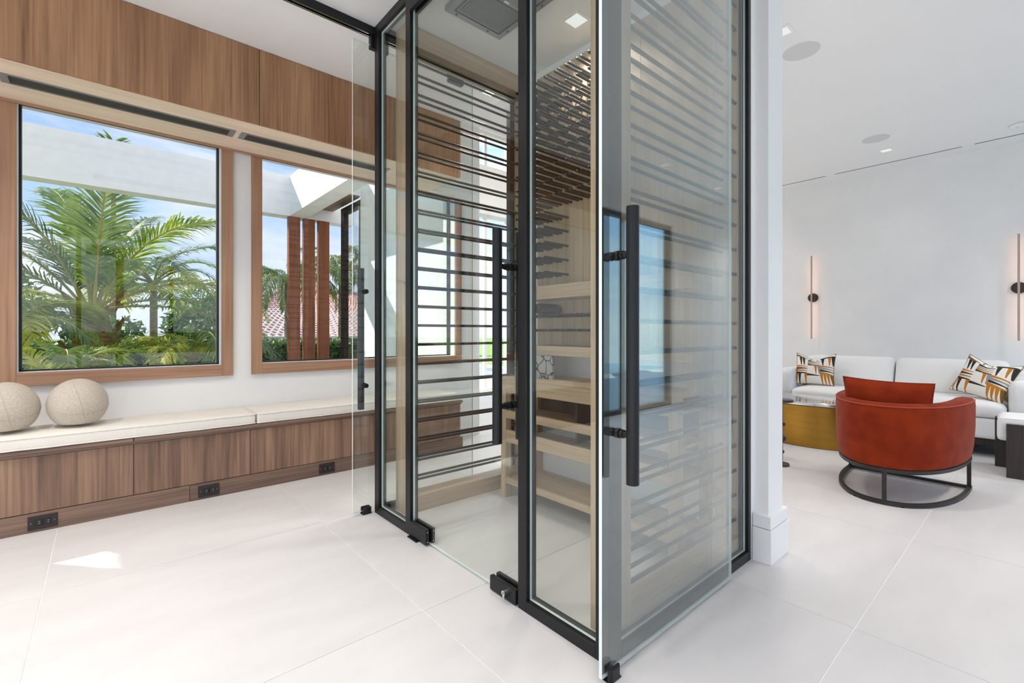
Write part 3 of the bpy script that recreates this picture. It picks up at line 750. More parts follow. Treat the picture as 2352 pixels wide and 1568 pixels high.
# ---- cooling unit and small ceiling fittings
ac = thing('cooling_grille', (1.70, 1.95, 2.96), 'grey metal cooling unit with perforated plate on the wine room ceiling', 'air vent')
obj('housing', B().box(1.49, 1.905, 1.62, 2.302, 2.985, ZT), 'steel_grey', ac, bevel=0.003)
b = B(); b.box(1.53, 1.865, 1.67, 1.676, 2.981, 2.985); b.box(1.53, 1.865, 2.254, 2.26, 2.981, 2.985); b.box(1.53, 1.536, 1.676, 2.254, 2.981, 2.985); b.box(1.859, 1.865, 1.676, 2.254, 2.981, 2.985)
obj('rim', b, 'bronze', ac)
obj('perforated_plate', B().box(1.550, 1.850, 2.03, 2.24, 2.981, 2.9852), 'perforated', ac)
obj('sticker', B().box(1.70, 1.735, 2.005, 2.018, 2.9835, 2.9852), 'trim_white', ac)
obj('sticker', B().box(1.745, 1.83, 2.008, 2.015, 2.9838, 2.9852), 'outlet_mark', ac)
for x, y in ((1.56, 2.28), (1.79, 2.28), (1.885, 2.2), (1.885, 1.9), (1.51, 2.1)):
    obj('screw', B().cyl((x, y, 2.985), (x, y, 2.981), 0.006, 10), 'dark_bronze', ac)

# ================================================================== CEILING FITTINGS
def downlight(x, y, z, power, label, lit=False, sp=116, size=0.085, group='square ceiling downlights', rot=0):
    d = thing('downlight', (x, y, z), label, 'downlight', group)
    h = size / 2 + 0.018
    b = B(); b.box(x - h, x + h, y - h, y - size / 2, z - 0.004, z); b.box(x - h, x + h, y + size / 2, y + h, z - 0.004, z); b.box(x - h, x - size / 2, y - size / 2, y + size / 2, z - 0.004, z); b.box(x + size / 2, x + h, y - size / 2, y + size / 2, z - 0.004, z)
    obj('trim', b, 'trim_white', d)
    obj('lens', B().box(x - size / 2, x + size / 2, y - size / 2, y + size / 2, z - 0.002, z - 0.0005), 'led_lit' if lit else 'led_white', d)
    if power:
        l = bpy.data.lights.new('lamp', 'AREA'); l.shape = 'SQUARE'; l.size = size * 1.6; l.energy = power; l.color = (1.0, 0.925, 0.845); l.spread = math.radians(sp)
        lo = bpy.data.objects.new('lamp', l); COL.objects.link(lo); lo.parent = d; lo.location = (0, 0, -0.012)
    return d
PW = 11.5
g1 = 'added downlights that brighten the room and foyer'  # lamps of this group are added, out of view, to brighten the interior
for x in (-2.5, -0.95):
    for y in (-0.9, 1.0, 2.85):
        downlight(x, y, ZC, PW, 'added square downlight behind the viewer, brightening the room', group=g1)
for x, y in ((0.55, -0.9), (0.45, 0.9), (0.25, 2.42), (3.3, -1.0), (4.8, -1.0), (6.1, -1.0)):
    downlight(x, y, ZC, PW * .78 if x < 1 else PW * .85, 'added square downlight behind the viewer, brightening the room', group=g1)
downlight(3.235, 1.105, ZC, PW * .7, 'square white downlight beside the wall end, next to the large speaker')
downlight(6.157, 1.107, ZC, 0.6, 'square white downlight beyond the small round speaker')
downlight(2.30, 2.90, ZC, PW * .6, 'lit square downlight glimpsed above the black rods', True)
downlight(2.168, 1.888, ZT + .002, 10.0, 'square white fitting in the wine room ceiling', size=0.10, sp=126)
downlight(4.0, 4.6, 5.6, 30, 'added square downlight brightening the tall foyer', group=g1)
downlight(5.6, 5.4, 5.6, 30, 'added square downlight brightening the tall foyer', group=g1)
for x, y, r, lab in ((3.553, 1.095, 0.112, 'large round flush speaker in the lounge ceiling'), (5.713, 1.108, 0.112, 'smaller looking round flush speaker near the black slots')):
    s = thing('ceiling_speaker', (x, y, ZC), lab, 'speaker', 'round speakers in the lounge ceiling')
    obj('grille', B().lathe([(0.001, 0), (r - 0.002, 0), (r, 0.002), (r, 0.003)], (x, y, ZC - 0.003), 48), 'speaker_mesh', s)
    obj('rim', B().lathe([(r, 0), (r + 0.002, 0), (r + 0.002, 0.002), (r, 0.002)], (x, y, ZC - 0.002), 48), 'trim_white', s)
sm = thing('smoke_detector', (6.27, 0.165, ZC), 'round white smoke detector at the ceiling edge of the lounge', 'smoke detector')
obj('base', B().lathe([(0.001, 0), (0.078, 0), (0.078, 0.012), (0.001, 0.012)], (6.27, 0.165, ZC - 0.012), 36), 'trim_white', sm)
obj('cover', B().lathe([(0.001, 0), (0.045, 0.002), (0.064, 0.012), (0.066, 0.026)], (6.27, 0.165, ZC - 0.038), 36), 'trim_white', sm, smooth=True)
obj('vent_ring', B().lathe([(0.0665, 0), (0.069, 0), (0.069, 0.004), (0.0665, 0.004)], (6.27, 0.165, ZC - 0.018), 36), 'speaker_mesh', sm)
obj('button', B().cyl((6.25, 0.18, ZC - 0.036), (6.25, 0.18, ZC - 0.041), 0.008, 12), 'speaker_mesh', sm)
for k, (y0, y1) in enumerate(((1.775, 2.70), (0.575, 1.680), (-0.62, 0.482))):
    s = thing('slot_diffuser', (6.62, (y0 + y1) / 2, ZC), ['black ceiling slot running to the wall end', 'middle black slot in the lounge ceiling', 'black ceiling slot below the smoke detector'][k], 'air vent', 'black ceiling slots along the lounge wall')
    obj('slot', B().box(6.612, 6.634, y0, y1, ZC - 0.0008, ZC + 0.0), 'slot_black', s)
    b = B(); b.box(6.604, 6.612, y0 - .008, y1 + .008, ZC - 0.002, ZC); b.box(6.634, 6.642, y0 - .008, y1 + .008, ZC - 0.002, ZC)
    obj('flange', b, 'trim_white', s)

# ================================================================== LOUNGE
so = thing('sofa', (6.4, 1.08, 0), 'long white upholstered sofa along the lounge wall', 'sofa')
def soft(nm, x0, x1, y0, y1, z0, z1, r, mat, par, fn=None, n=(12, 14, 8)):
    return obj(nm, B().rbox(((x0 + x1) / 2, (y0 + y1) / 2, (z0 + z1) / 2), ((x1 - x0) / 2, (y1 - y0) / 2, (z1 - z0) / 2), r, n, fn), mat, par, smooth=True)
def crown(h):
    def f(p, u):
        if u[2] > 0.1: p.z += h * (1 - u[0] ** 4) * (1 - u[1] ** 4)
        return p
    return f
soft('base', 5.925, 6.84, 0.05, 2.11, 0.166, 0.352, 0.02, 'sofa_fabric', so)
soft('backrest', 6.62, 6.86, 0.05, 2.11, 0.352, 0.74, 0.05, 'sofa_fabric', so)
for y0, y1 in ((0.035, 0.225), (1.935, 2.125)): soft('arm', 5.93, 6.62, y0, y1, 0.352, 0.70, 0.07, 'sofa_fabric', so)
for y0, y1 in ((0.232, 1.076), (1.084, 1.928)):
    soft('seat_cushion', 5.905, 6.60, y0, y1, 0.353, 0.485, 0.05, 'sofa_fabric', so, crown(0.03))
def lean(p, u):
    p.x += 0.16 * (p.z / 0.19) * 0.5 - 0.02 * (1 - u[1] ** 4) * (1 - u[2] ** 2) * (1 if u[0] < 0 else 0); return p
for y0, y1 in ((0.232, 1.074), (1.086, 1.928)):
    soft('back_cushion', 6.36, 6.545, y0, y1, 0.505, 0.845, 0.06, 'sofa_fabric', so, lean)
obj('plinth', B().box(5.99, 6.80, 0.10, 2.06, 0.10, 0.166), 'dark_oak', so, bevel=0.002)
for x in (6.12, 6.70):
    for y in (0.2, 1.92): obj('leg', B().box(x, x + 0.07, y, y + 0.07, 0, 0.10), 'dark_oak', so)

def pillow(name, loc, w, h, th, rot, mats, label, cat, group=None, chop=0.0, pinch=0.07, par=None):
    n = 22; b = B(); uvs = []
    R = Euler(rot).to_matrix()
    for side in (1, -1):
        for i in range(n + 1):
            for j in range(n + 1):
                u = -1 + 2 * i / n; v = -1 + 2 * j / n
                k = ((1 - u ** 2) * (1 - v ** 2)) ** 0.36
                y = u * w * (1 - pinch * (1 - v * v)); z = v * h * (1 - pinch * (1 - u * u))
                if v > 0: z -= chop * v * (1 - abs(u)) ** 1.1
                x = side * th * k
                b.v.append((x, y, z)); uvs.append(((u + 1) / 2, (v + 1) / 2))
    m2 = (n + 1) ** 2
    for s in (0, 1):
        for i in range(n):
            for j in range(n):
                a = s * m2 + i * (n + 1) + j; q = (a, a + n + 1, a + n + 2, a + 1)
                b.f.append(q if s == 0 else q[::-1]); b.mi.append(0)
    b.v = [tuple(R @ Vector(v) + Vector(loc)) for v in b.v]
    if par is None:
        p = thing(name, (loc[0], loc[1], loc[2] - h), label, cat, group)
    else: p = par
    o = obj('cover' if par is None else name, b, mats, p, smooth=True)
    ul = o.data.uv_layers.new(name='UVMap')
    for l in o.data.loops: ul.data[l.index].uv = uvs[l.vertex_index]
    pts = []
    for (ua, va, ub2, vb) in ((-1, -1, 1, -1), (1, -1, 1, 1), (1, 1, -1, 1), (-1, 1, -1, -1)):
        for t in range(14):
            u = ua + (ub2 - ua) * t / 14; v = va + (vb - va) * t / 14
            y = u * w * (1 - pinch * (1 - v * v)); z = v * h * (1 - pinch * (1 - u * u))
            if v > 0: z -= chop * v * (1 - abs(u)) ** 1.1
            pts.append(R @ Vector((0, y, z)) + Vector(loc))
    obj('piping', B().tube(pts, 0.0035, 6, True), mats, o if par is not None else p, smooth=True)
    return p
pillow('throw_pillow', (6.19, 1.765, 0.695), 0.195, 0.19, 0.075, (0, 0.35, 0.1), 'sliver_print', 'patterned throw pillow with chopped top at the left arm of sofa', 'pillow', 'patterned pillows on the sofa', 0.085)
pillow('throw_pillow', (6.12, 0.375, 0.695), 0.195, 0.19, 0.085, (0.26, 0.42, -0.25), 'sliver_print', 'patterned throw pillow leaning at the right arm of sofa', 'pillow', 'patterned pillows on the sofa', 0.06)

# ---- rust velvet barrel chair
ch = thing('barrel_chair', (4.25, 0.715, 0), 'rust red velvet barrel chair on a black metal base', 'armchair')
CX, CYc, DW, DD, PW_ = 4.63, 0.715, 0.365, 0.825, 2.25
def dcurve(k, off=0.0, n=48):
    """open D: right front, round the back, left front"""
    a = -PI / 2 + PI * k / n
    c, s = math.cos(a), math.sin(a)
    x = CX - (DD + off) * abs(c) ** (2 / PW_); y = CYc + (DW + off) * math.copysign(abs(s) ** (2 / PW_), s)
    return Vector((x, y, 0))
b = B(); NP = 56; sec = []
for k in range(NP + 1):
    p = dcurve(k, 0.0, NP); pn = dcurve(min(k + 1, NP), 0, NP); pp = dcurve(max(k - 1, 0), 0, NP)
    t = (pn - pp).normalized(); nrm = Vector((t.y, -t.x, 0))
    if nrm.dot(p - Vector((4.3, CYc, 0))) < 0: nrm = -nrm
    ring = []
    for off, z in ((-0.012, 0.238), (0.0, 0.245), (0.012, 0.33), (0.018, 0.45), (0.020, 0.60), (0.016, 0.640), (0.0, 0.655), (-0.05, 0.658), (-0.078, 0.650), (-0.088, 0.63), (-0.085, 0.42), (-0.085, 0.26), (-0.05, 0.238)):
        q = p + nrm * off; ring.append((q.x, q.y, z))
    sec.append(ring)
m_ = len(sec[0])
for r in sec: b.v += r
for k in range(NP):
    for j in range(m_):
        j2 = (j + 1) % m_
        b.f.append((k * m_ + j, k * m_ + j2, (k + 1) * m_ + j2, (k + 1) * m_ + j)); b.mi.append(0)
b.f.append(tuple(range(m_))); b.f.append(tuple(range(NP * m_ + m_ - 1, NP * m_ - 1, -1))); b.mi += [0, 0]
shell = obj('shell', b, 'velvet', ch, smooth=True)
bpy.context.view_layer.update()
for off, z in ((0.017, 0.642), (-0.083, 0.645)):
    pts = []
    for k in range(NP + 1):
        p = dcurve(k, 0, NP); pn = dcurve(min(k + 1, NP), 0, NP); pp = dcurve(max(k - 1, 0), 0, NP); t = (pn - pp).normalized(); nrm = Vector((t.y, -t.x, 0))
        if nrm.dot(p - Vector((4.3, CYc, 0))) < 0: nrm = -nrm
        q = p + nrm * off; pts.append((q.x, q.y, z))
    obj('piping', B().tube(pts, 0.004, 6), 'velvet_piping', shell, smooth=True)
poly = [tuple(dcurve(k, -0.088, 30)[:2]) for k in range(31)]
obj('seat_deck', B().prism(poly, 0.240, 0.30), 'velvet', ch)
poly = [tuple(dcurve(k, -0.096, 30)[:2]) for k in range(31)]
obj('seat_cushion', B().prism(poly, 0.301, 0.44), 'velvet', ch, bevel=0.03, seg=4, smooth=True)
pillow('back_cushion', (4.055, 0.725, 0.605), 0.248, 0.195, 0.098, (0.03, -0.22, 0.0), 'velvet', '', '', par=ch, pinch=0.065)
def flat_ring(z0, z1, off0, off1, close_front):
    b = B(); n = 48; v = []
    for k in range(n + 1):
        a = dcurve(k, off0, n); c = dcurve(k, off1, n)
        v += [(a.x, a.y, z0), (a.x, a.y, z1), (c.x, c.y, z1), (c.x, c.y, z0)]
    f = []
    for k in range(n):
        for j in range(4):
            f.append((4 * k + j, 4 * k + (j + 1) % 4, 4 * k + 4 + (j + 1) % 4, 4 * k + 4 + j))
    f += [(0, 1, 2, 3), (4 * n + 3, 4 * n + 2, 4 * n + 1, 4 * n)]
    b.add(v, f)
    if close_front: b.box(CX - 0.0, CX + 0.022, CYc - DW - off0, CYc + DW + off0, z0, z1)
    return b
base = obj('base_ring', flat_ring(0.006, 0.028, 0.0, -0.024, True), 'dark_bronze', ch)
obj('seat_band', flat_ring(0.214, 0.238, 0.0, -0.024, True), 'dark_bronze', ch)
for x, y in ((CX - 0.004, CYc - DW + 0.004), (CX - 0.004, CYc + DW - 0.026), (CX - DD + 0.003, CYc - 0.03)):
    obj('leg', B().box(x, x + 0.022, y, y + 0.022, 0.028, 0.214), 'dark_bronze', ch)
for k in (8, 20, 30, 42):
    p = dcurve(k, -0.012, 48); obj('foot', B().cyl((p.x, p.y, 0), (p.x, p.y, 0.007), 0.008, 10), 'black_gasket', base)

# ---- brass drum table, side table, stool
ct = thing('coffee_table', (5.5, 1.6, 0), 'oval brushed brass drum coffee table with mirrored top', 'table')
obj('drum', B().lathe([(0.001, 0.0), (0.985, 0.0), (1.0, 0.006), (1.0, 0.398), (0.98, 0.405), (0.001, 0.405)], (5.5, 1.6, 0), 72, sx=0.355, sy=0.575), 'brass', ct, smooth=True)
obj('top', B().lathe([(0.001, 0.0), (1.0, 0.0), (1.005, 0.004), (1.005, 0.026), (0.995, 0.032), (0.001, 0.032)], (5.5, 1.6, 0.4055), 72, sx=0.357, sy=0.578), 'mirror_top', ct, smooth=True)
stt = thing('side_table', (4.30, 1.473, 0), 'small dark turned side table half hidden by the wall end', 'table')
obj('stem', B().lathe([(0.005, 0.02), (0.012, 0.021), (0.012, 0.10), (0.022, 0.105), (0.022, 0.125), (0.012, 0.13), (0.012, 0.19), (0.03, 0.205), (0.036, 0.225), (0.03, 0.245), (0.012, 0.26), (0.012, 0.33), (0.028, 0.335), (0.028, 0.36), (0.012, 0.365), (0.012, 0.535)], (4.30, 1.473, 0), 24), 'stone_dark', stt, smooth=True)
obj('base', B().lathe([(0.001, 0), (0.056, 0), (0.060, 0.004), (0.060, 0.018), (0.05, 0.021), (0.001, 0.021)], (4.30, 1.473, 0), 32), 'stone_dark', stt, smooth=True)
obj('top', B().lathe([(0.001, 0), (0.085, 0), (0.09, 0.005), (0.09, 0.018), (0.085, 0.022), (0.001, 0.022)], (4.30, 1.473, 0.535), 36), 'stone_dark', stt, smooth=True)
sl = thing('footstool', (5.48, -0.05, 0), 'white upholstered stool with dark wood slab legs cut by the picture edge', 'stool')
soft('seat', 5.28, 5.705, -0.36, 0.262, 0.272, 0.452, 0.03, 'sofa_fabric', sl, crown(0.012))
pts = [(5.285, 0.257, .45), (5.70, .257, .45), (5.70, -.355, .45), (5.285, -.355, .45)]
obj('piping', B().tube([(x, y, z - 0.002) for x, y, z in pts], 0.003, 6, True), 'sofa_fabric', sl)
b = B(); b.box(5.625, 5.705, 0.175, 0.288, 0, 0.268); b.box(5.625, 5.705, 0.2655, 0.288, 0.268, 0.41)
obj('leg', b, 'dark_oak', sl)
obj('leg', B().box(5.235, 5.275, 0.03, 0.207, 0, 0.412), 'dark_oak', sl, bevel=0.001)
obj('leg', B().box(5.235, 5.275, -0.36, -0.18, 0, 0.412), 'dark_oak', sl, bevel=0.001)
obj('leg', B().box(5.625, 5.705, -0.36, -0.25, 0, 0.27), 'dark_oak', sl, bevel=0.001)
obj('stretcher', B().box(5.277, 5.64, 0.12, 0.16, 0.235, 0.268), 'dark_oak', sl)

# ---- wall sconces
for y, lab in ((1.980, 'slim vertical rod wall light above the left pillow'), (0.184, 'slim vertical rod wall light at the right picture edge')):
    s = thing('wall_sconce', (6.88, y, 1.56), lab, 'wall light', 'rod wall lights on the lounge wall')
    obj('canopy', B().cyl((6.879, y, 1.562), (6.862, y, 1.562), 0.056, 40), 'dark_bronze', s, smooth=True)
    obj('arm', B().cyl((6.862, y, 1.562), (6.812, y, 1.562), 0.007, 12), 'dark_bronze', s)
    obj('rod', B().cyl((6.806, y, 1.035), (6.806, y, 2.092), 0.009, 16), 'rod_satin', s, smooth=True)
    obj('led_strip', B().box(6.8145, 6.8175, y - 0.004, y + 0.004, 1.05, 2.08), 'led_warm', s)

# ================================================================== OUTSIDE
GZ = -0.25
tag(obj('ground', B().box(-60, 70, 4.34, 120, GZ - 0.2, GZ), 'grass'), 'sunlit green lawn at the foot of the palms', 'lawn', kind='structure')
tag(obj('paving', B().box(-30, 12, 4.34, 6.9, GZ, GZ + 0.02).box(3.12, 12, 7.1, 30, GZ, GZ + 0.02), 'stone_paving'), 'added pale paving strip bouncing light onto soffit and beams', 'paving', kind='structure')  # unseen strip added to bounce pale light instead of lawn green
tag(obj('terrace', B().box(-25, 30, -30, -2.1, GZ - 0.2, -0.03), 'stone_paving'), 'pale stone terrace outside the patio doors', 'terrace', kind='structure')
pl = thing('pool', (3, -9, -0.03), 'turquoise pool beyond the patio doors', 'pool', kind='structure')
obj('water', B().box(-6, 14, -13, -6, -0.03, -0.02), 'water', pl)
obj('coping', B().box(-6.3, 14.3, -6, -5.7, -0.03, 0.0), 'stone_paving', pl)
# white fascia beams, porch roof
tag(obj('trim_beam', B().box(-9, 3.3, 8.0, 8.25, 2.985, 3.622), 'stucco'), 'white stucco roof beam crossing behind the palm window', 'beam', kind='structure')
tag(obj('trim_return', B().box(2.245, 2.5, 4.36, 8.0, 2.985, 3.622), 'stucco'), 'sunlit white fascia beam running back to the house', 'beam', kind='structure')
tag(obj('roof_canopy', B().box(-3.25, -0.25, 4.36, 7.35, 3.86, 4.02), 'stucco'), 'added unseen slab keeping the sun off the bench windows', 'roof', kind='structure')  # unseen slab, sized and placed to block direct sun from the windows
pr_ = thing('porch_roof', (2.7, 6.2, 3.06), 'porch roof with brown board soffit beside the beam', 'roof', kind='structure')
obj('slab', B().box(2.5, 2.95, 6.9, 8.0, 3.20, 3.6), 'stucco', pr_)
for k in range(4):
    obj('soffit_board', B().box(2.505 + k * .11, 2.505 + k * .11 + .105, 6.9, 8.0, 3.17, 3.198), 'porch_soffit', pr_)
for k, (a, lab) in enumerate(((2.236, 'left one of three brown timber posts'), (2.470, 'middle one of three brown timber posts'), (2.706, 'right one of three brown timber posts'))):
    p = thing('timber_post', (a + .085, 8.06, GZ), lab, 'post', 'brown timber posts under the beam')
    obj('post_face', B().box(a, a + 0.172, 8.0, 8.11, GZ + 0.04, 2.985), 'ipe', p, bevel=0.003)
    obj('shoe', B().box(a + .01, a + 0.16, 8.01, 8.10, GZ, GZ + 0.04), 'bronze', p)
gs = thing('window_5', (2.98, 7.3, GZ), 'dark framed glass screen at the end of the white wing', 'window', kind='structure')
b = B(); b.box(2.95, 3.03, 6.90, 6.96, GZ, 3.15); b.box(2.95, 3.03, 7.56, 7.68, GZ, 3.15); b.box(2.95, 3.03, 6.96, 7.56, 3.05, 3.15); b.box(2.95, 3.03, 6.96, 7.56, GZ, GZ + .08)
obj('frame', b, 'bronze', gs)
obj('pane', B().box(2.985, 2.995, 6.96, 7.56, GZ + .08, 3.05), 'window_glass', gs)

# ---- palms
def frond_mesh(name, L, e0, droop, ll, nleaf, mat, seed, sag=0.35, width=0.022, start=0.14):
    """feather leaf growing along +x from the origin: rachis and real leaflets"""
    rd = random.Random(seed); b = B(); S = 26
    pts = [Vector((0, 0, 0))]; dirs = []
    for i in range(S):
        s = (i + .5) / S; a = e0 - droop * s ** 1.35
        d = Vector((math.cos(a), 0, math.sin(a))); dirs.append(d); pts.append(pts[-1] + d * (L / S))
    dirs.append(dirs[-1])
    b.tube(pts, 0.02, 5, False, mi=1, up=Vector((0, 1, 0)), rr=[0.026 * (1 - .88 * i / S) for i in range(S + 1)])
    for k in range(nleaf):
        s = start + (1 - start) * (k + rd.uniform(-.25, .25)) / nleaf; s = max(start, min(.995, s))
        i = min(S - 1, int(s * S)); fr_ = s * S - i; p = pts[i].lerp(pts[i + 1], fr_); d = dirs[i]
        up = Vector((-d.z, 0, d.x))
        prof = math.sin(PI * (0.12 + 0.80 * (s - start) / (1 - start))) ** 0.7
        for sd in (-1, 1):
            l = ll * prof * rd.uniform(.85, 1.08); w = width * rd.uniform(.8, 1.2)
            ang = rd.uniform(.5, .75) + .35 * s
            dr_ = (Vector((0, sd, 0)) * math.cos(ang) + d * math.sin(ang) + up * rd.uniform(-.05, .28)).normalized()
            side = dr_.cross(up).normalized() * w * .5
            q = p.copy(); dd = dr_.copy(); ring = [q - side * .5, q + side * .5]
            for st in range(3):
                q = q + dd * (l / 3); dd = (dd + Vector((0, 0, -sag * (st + 1) * rd.uniform(.5, 1.3)))).normalized()
                ww = (1.0, .8, .05)[st]
                ring += [q - side * ww, q + side * ww]
            b.add(ring, [(0, 1, 3, 2), (2, 3, 5, 4), (4, 5, 7, 6)], 0)
    return mesh_of(name, b, [mat, 'rachis'])
FM = {}
FM['coco'] = [frond_mesh('frond', 2.7, 1.15, 1.3, 0.66, 88, 'palm_leaf', 1, .28, .032), frond_mesh('frond', 2.5, 0.95, 1.6, 0.62, 84, 'palm_leaf_yellow', 2, .35, .032), frond_mesh('frond', 2.8, 1.1, 1.05, 0.64, 88, 'palm_leaf_dark', 3, .22, .032)]
FM['small'] = [frond_mesh('frond', 1.3, 0.9, 2.0, 0.42, 40, 'palm_leaf', 4, .25, .026), frond_mesh('frond', 1.2, 1.0, 2.1, 0.40, 38, 'palm_leaf_yellow', 5, .3, .026), frond_mesh('frond', 1.35, .85, 1.8, .42, 40, 'palm_leaf_dark', 6, .2, .026)]
FM['queen'] = [frond_mesh('frond', 2.6, 0.9, 2.4, 0.55, 64, 'palm_leaf_dark', 7, .55, .03), frond_mesh('frond', 2.5, 0.7, 2.3, 0.55, 64, 'palm_leaf_dark', 8, .6, .03)]
def palm(x, y, base, hgt, kind, nf, tr, label, spread=(0.0, 0.55), sc=1.0, bark='bark', seed=0, azs=None, group=None, lean=(0, 0)):
    rd = random.Random(seed)
    t = thing('palm_tree', (x, y, base), label, 'palm tree', group)
    top = Vector((x + lean[0], y + lean[1], base + hgt))
    pts = [Vector((x, y, base)).lerp(top, k / 8) for k in range(9)]
    obj('trunk', B().tube(pts, tr, 12, rr=[tr * (1.25 - .25 * k / 8) if bark == 'bark' else tr * (0.8 + 0.5 * math.sin(PI * k / 8)) for k in range(9)]), bark, t, smooth=True)
    if bark != 'bark':
        for k in range(14):
            a = k * 2.4; z = base + hgt * (0.25 + 0.75 * k / 14); r0 = tr * 1.1
            p0 = Vector((x + r0 * math.cos(a) * .8, y + r0 * math.sin(a) * .8, z)); p1 = p0 + Vector((math.cos(a) * .22, math.sin(a) * .22, .42))
            obj('boot', B().tube([p0, p0.lerp(p1, .5) + Vector((0, 0, .03)), p1], .05, 6, rr=[.075, .045, .02]), bark, t, smooth=True)
    for k in range(nf):
        az = (azs[k][0] if azs else k * 2.39996 + rd.uniform(-.25, .25)); pt = (azs[k][1] if azs else rd.uniform(*spread) * (1 if k > nf * .3 else -.4))
        me = FM[kind][(azs[k][2] if azs else k) % len(FM[kind])]
        o = bpy.data.objects.new('frond', me); COL.objects.link(o); o.parent = t
        o.location = top - Vector((x, y, base)) + Vector((math.cos(az), math.sin(az), 0)) * tr * .5
        o.rotation_euler = (rd.uniform(-.15, .15), pt, az); s = sc * rd.uniform(.88, 1.1); o.scale = (s, s, s)
    return t
# main coconut palm behind the large window; azimuth, pitch (+ = lower), variant
AZ = [(1.9, -.42, 0), (-1.45, -.40, 2), (0.1, .1, 2), (-.35, .30, 1), (-.75, -.05, 0), (3.0, .12, 0), (2.6, .45, 1), (3.5, .35, 2), (3.75, .75, 1), (1.0, .55, 0), (.4, .75, 2), (2.2, .15, 2), (0.9, -.25, 2), (5.9, .95, 2), (3.3, -.2, 2), (2.9, .8, 1), (1.4, .2, 1), (1.6, -.1, 0)]
palm(-0.13, 10.2, GZ, 1.75, 'coco', len(AZ), 0.22, 'large coconut palm filling the left window', azs=AZ, bark='boot_bark', seed=3)
palm(0.75, 11.8, GZ, 2.35, 'small', 11, 0.06, 'slender palm behind the coconut palm', (0, .5), 1.05, seed=5, group='smaller palms in the garden')
palm(1.05, 8.9, GZ, 0.98, 'small', 13, 0.06, 'low palm with bright fronds at the right side of the palm window', (.0, .5), .95, seed=8, group='smaller palms in the garden')
palm(-0.42, 7.3, GZ, 0.80, 'small', 12, 0.05, 'low arching palm at the left foot of the palm window', (.0, .6), .85, seed=11, group='smaller palms in the garden')
palm(-1.05, 9.0, GZ, 1.35, 'small', 14, 0.06, 'yellow green palm at the left edge of the palm window', (.0, .5), 1.1, seed=12, group='smaller palms in the garden')
palm(0.25, 8.9, GZ, 0.35, 'small', 8, 0.05, 'young palm at the base of the coconut palm', (.0, .5), .7, seed=14, group='smaller palms in the garden')
palm(4.9, 17.5, GZ, 3.05, 'queen', 14, 0.14, 'drooping palm behind the brown timber posts', (-.1, .3), 0.95, seed=21, group='tall palms beyond the posts')
palm(6.6, 17.0, GZ, 3.6, 'queen', 14, 0.14, 'drooping palm standing beside the dark glass screen', (-.1, .3), 1.0, seed=24, group='tall palms beyond the posts')
palm(0.3, 26.0, GZ, 8.9, 'queen', 12, 0.08, 'tall palm whose crown tops the white beam', (-.1, .4), 0.62, seed=27, group='tall palms beyond the posts')
# ---- hedge
def hedge(x0, x1, y0, y1, z1, n, label, seed):
    h = thing('hedge', ((x0 + x1) / 2, (y0 + y1) / 2, GZ), label, 'hedge')
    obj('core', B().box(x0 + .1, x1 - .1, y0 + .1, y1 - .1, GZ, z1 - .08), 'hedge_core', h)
    rd = random.Random(seed); b = B()
    for k in range(n):
        f = rd.random()
        if f < .72: p = Vector((rd.uniform(x0, x1), y0 + rd.uniform(-.03, .12), rd.uniform(GZ, z1)))
        else: p = Vector((rd.uniform(x0, x1), rd.uniform(y0, y1), z1 + rd.uniform(-.08, .06)))
        s = rd.uniform(.035, .07); u = Vector((rd.gauss(0, 1), rd.gauss(0, 1), rd.gauss(0, 1))).normalized() * s; w = u.orthogonal().normalized() * s * .55
        b.add([p - u, p + w, p + u, p - w], [(0, 1, 2, 3)])
    o = obj('leaves', b, 'hedge_leaf', h); o['kind'] = 'stuff'
hedge(-6, 7.5, 14.0, 15.2, 0.86, 16000, 'clipped green hedge between garden and red roofed house', 31)
def tree(x, y, base, h, r, n, label, seed, group='leafy trees beyond the hedge'):
    t = thing('leafy_tree', (x, y, base), label, 'tree', group); rd = random.Random(seed); b = B()
    blobs = [(Vector((x + rd.gauss(0, r * .55), y + rd.gauss(0, r * .5), base + h + rd.gauss(0, r * .35))), r * rd.uniform(.35, .6)) for _ in range(9)]
    for k in range(n):
        c, rr = rd.choice(blobs); d = Vector((rd.gauss(0, 1), rd.gauss(0, 1), rd.gauss(0, 1))).normalized() * rr * rd.uniform(.6, 1.05); p = c + d
        s = rd.uniform(.07, .15); u = Vector((rd.gauss(0, 1), rd.gauss(0, 1), rd.gauss(0, 1))).normalized() * s; w = u.orthogonal().normalized() * s * .5
        b.add([p - u, p + w, p + u, p - w], [(0, 1, 2, 3)])
    o = obj('foliage', b, 'hedge_leaf', t); o['kind'] = 'stuff'
    obj('trunk', B().tube([(x, y, base), (x + .1, y, base + h * .6), (x, y, base + h)], .15, 8, rr=[.2, .15, .08]), 'bark', t)
tree(-2.0, 19, GZ, 1.9, 1.7, 5600, 'leafy tree behind the left palms', 41)
tree(2.3, 20.5, GZ, 1.6, 1.3, 4200, 'leafy tree between coconut palm and red roof', 42)
tree(5.3, 33, GZ, 3.6, 1.7, 2600, 'leafy treetop peeking over the red roof', 43)
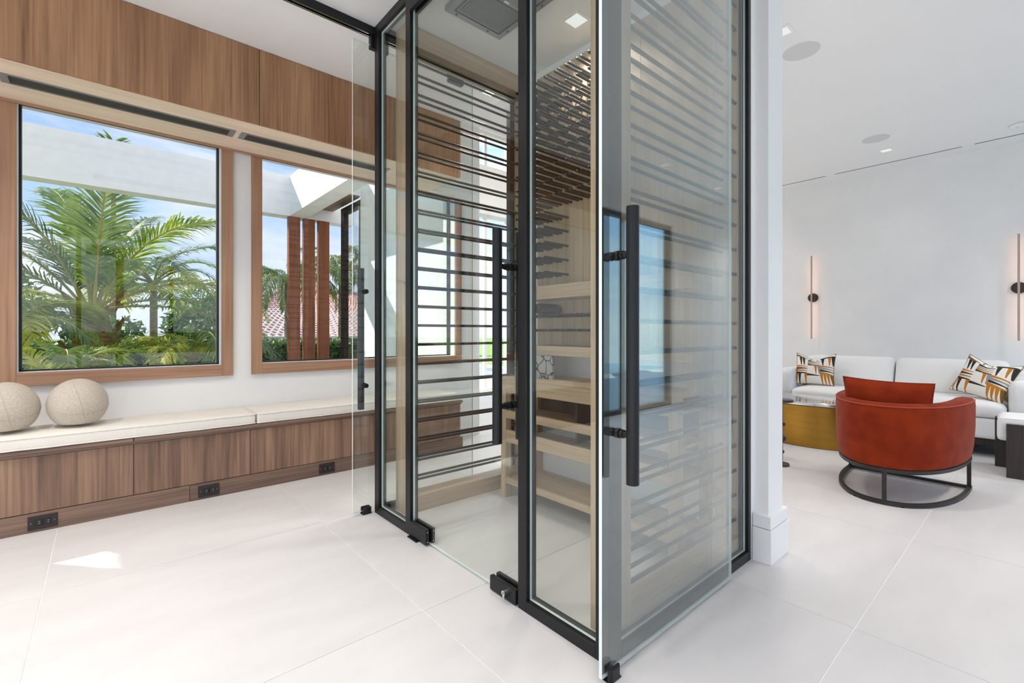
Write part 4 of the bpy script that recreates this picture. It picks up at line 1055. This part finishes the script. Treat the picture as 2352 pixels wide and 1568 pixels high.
# ---- neighbour house with clay tile hip roof
nh = thing('neighbour_house', (9, 26, -2.0), 'neighbouring house with red clay tile hip roof and ochre wall', 'house')
obj('wall', B().box(3.2, 16, 22.6, 32, -2.0, 0.80), 'neighbour_wall', nh)
obj('fascia', B().box(2.75, 16.4, 21.95, 22.15, 0.74, 0.93), 'neighbour_fascia', nh)
def tiled(nm, quad, nu, nv):
    """roof plane as corrugated courses: quad = eave left, eave right, top right, top left"""
    a, bq, c, d = [Vector(q) for q in quad]; b = B(); nrm = (bq - a).cross(d - a).normalized()
    su = 6
    for j in range(nv):
        for e in (0, 1):
            t = (j + (0.0 if e == 0 else 1.04)) / nv; t = min(t, 1.0)
            l = a.lerp(d, t); r = bq.lerp(c, t)
            for i in range(nu * su + 1):
                u = i / (nu * su)
                b.v.append(tuple(l.lerp(r, u) + nrm * (0.035 * math.cos(2 * PI * i / su) + (0.05 if e == 0 else 0.0))))
        base = j * 2 * (nu * su + 1)
        for i in range(nu * su):
            b.f.append((base + i, base + i + 1, base + nu * su + 2 + i, base + nu * su + 1 + i)); b.mi.append(0)
    o = obj(nm, b, 'clay_tile', nh); return o
tiled('roof_slope', ((2.6, 21.9, .93), (16.5, 21.9, .93), (12, 27, 3.35), (7.2, 27, 3.35)), 46, 22)
tiled('roof_slope', ((2.6, 32.2, .93), (2.6, 21.9, .93), (7.2, 27, 3.35), (7.2, 27.01, 3.35)), 34, 22)
tiled('upper_roof_slope', ((3.6, 27.5, 2.4), (14, 27.5, 2.4), (10, 31, 4.25), (7.0, 31, 4.25)), 34, 16)
obj('ridge_cap', B().tube([(2.6, 21.9, .98), (7.2, 27, 3.42), (12, 27, 3.42)], .09, 6), 'clay_tile', nh)
obj('ridge_cap', B().tube([(3.6, 27.5, 2.45), (7.0, 31, 4.32), (10, 31, 4.32)], .09, 6), 'clay_tile', nh)
# ---- pergola and shrubs on the terrace, mirrored in the glass
pg = thing('pergola', (3.0, -4.6, -0.03), 'dark pergola mirrored in the sliding glass', 'pergola')
for x in (0.2, 3.2):
    obj('post', B().box(x, x + .14, -5.6, -5.46, -0.03, 2.85), 'bronze', pg)
obj('beam', B().box(-0.3, 3.6, -5.62, -5.44, 2.85, 3.05), 'bronze', pg); obj('beam', B().box(-0.3, 3.6, -2.35, -2.2, 2.85, 3.05), 'bronze', pg)
for k in range(5):
    obj('rafter', B().box(-0.2 + k * .8, -0.12 + k * .8, -5.8, -2.15, 3.05, 3.2), 'bronze', pg)
hedge(-10, 16, -25, -24, 1.2, 3000, 'tall hedge beyond the pool', 51)
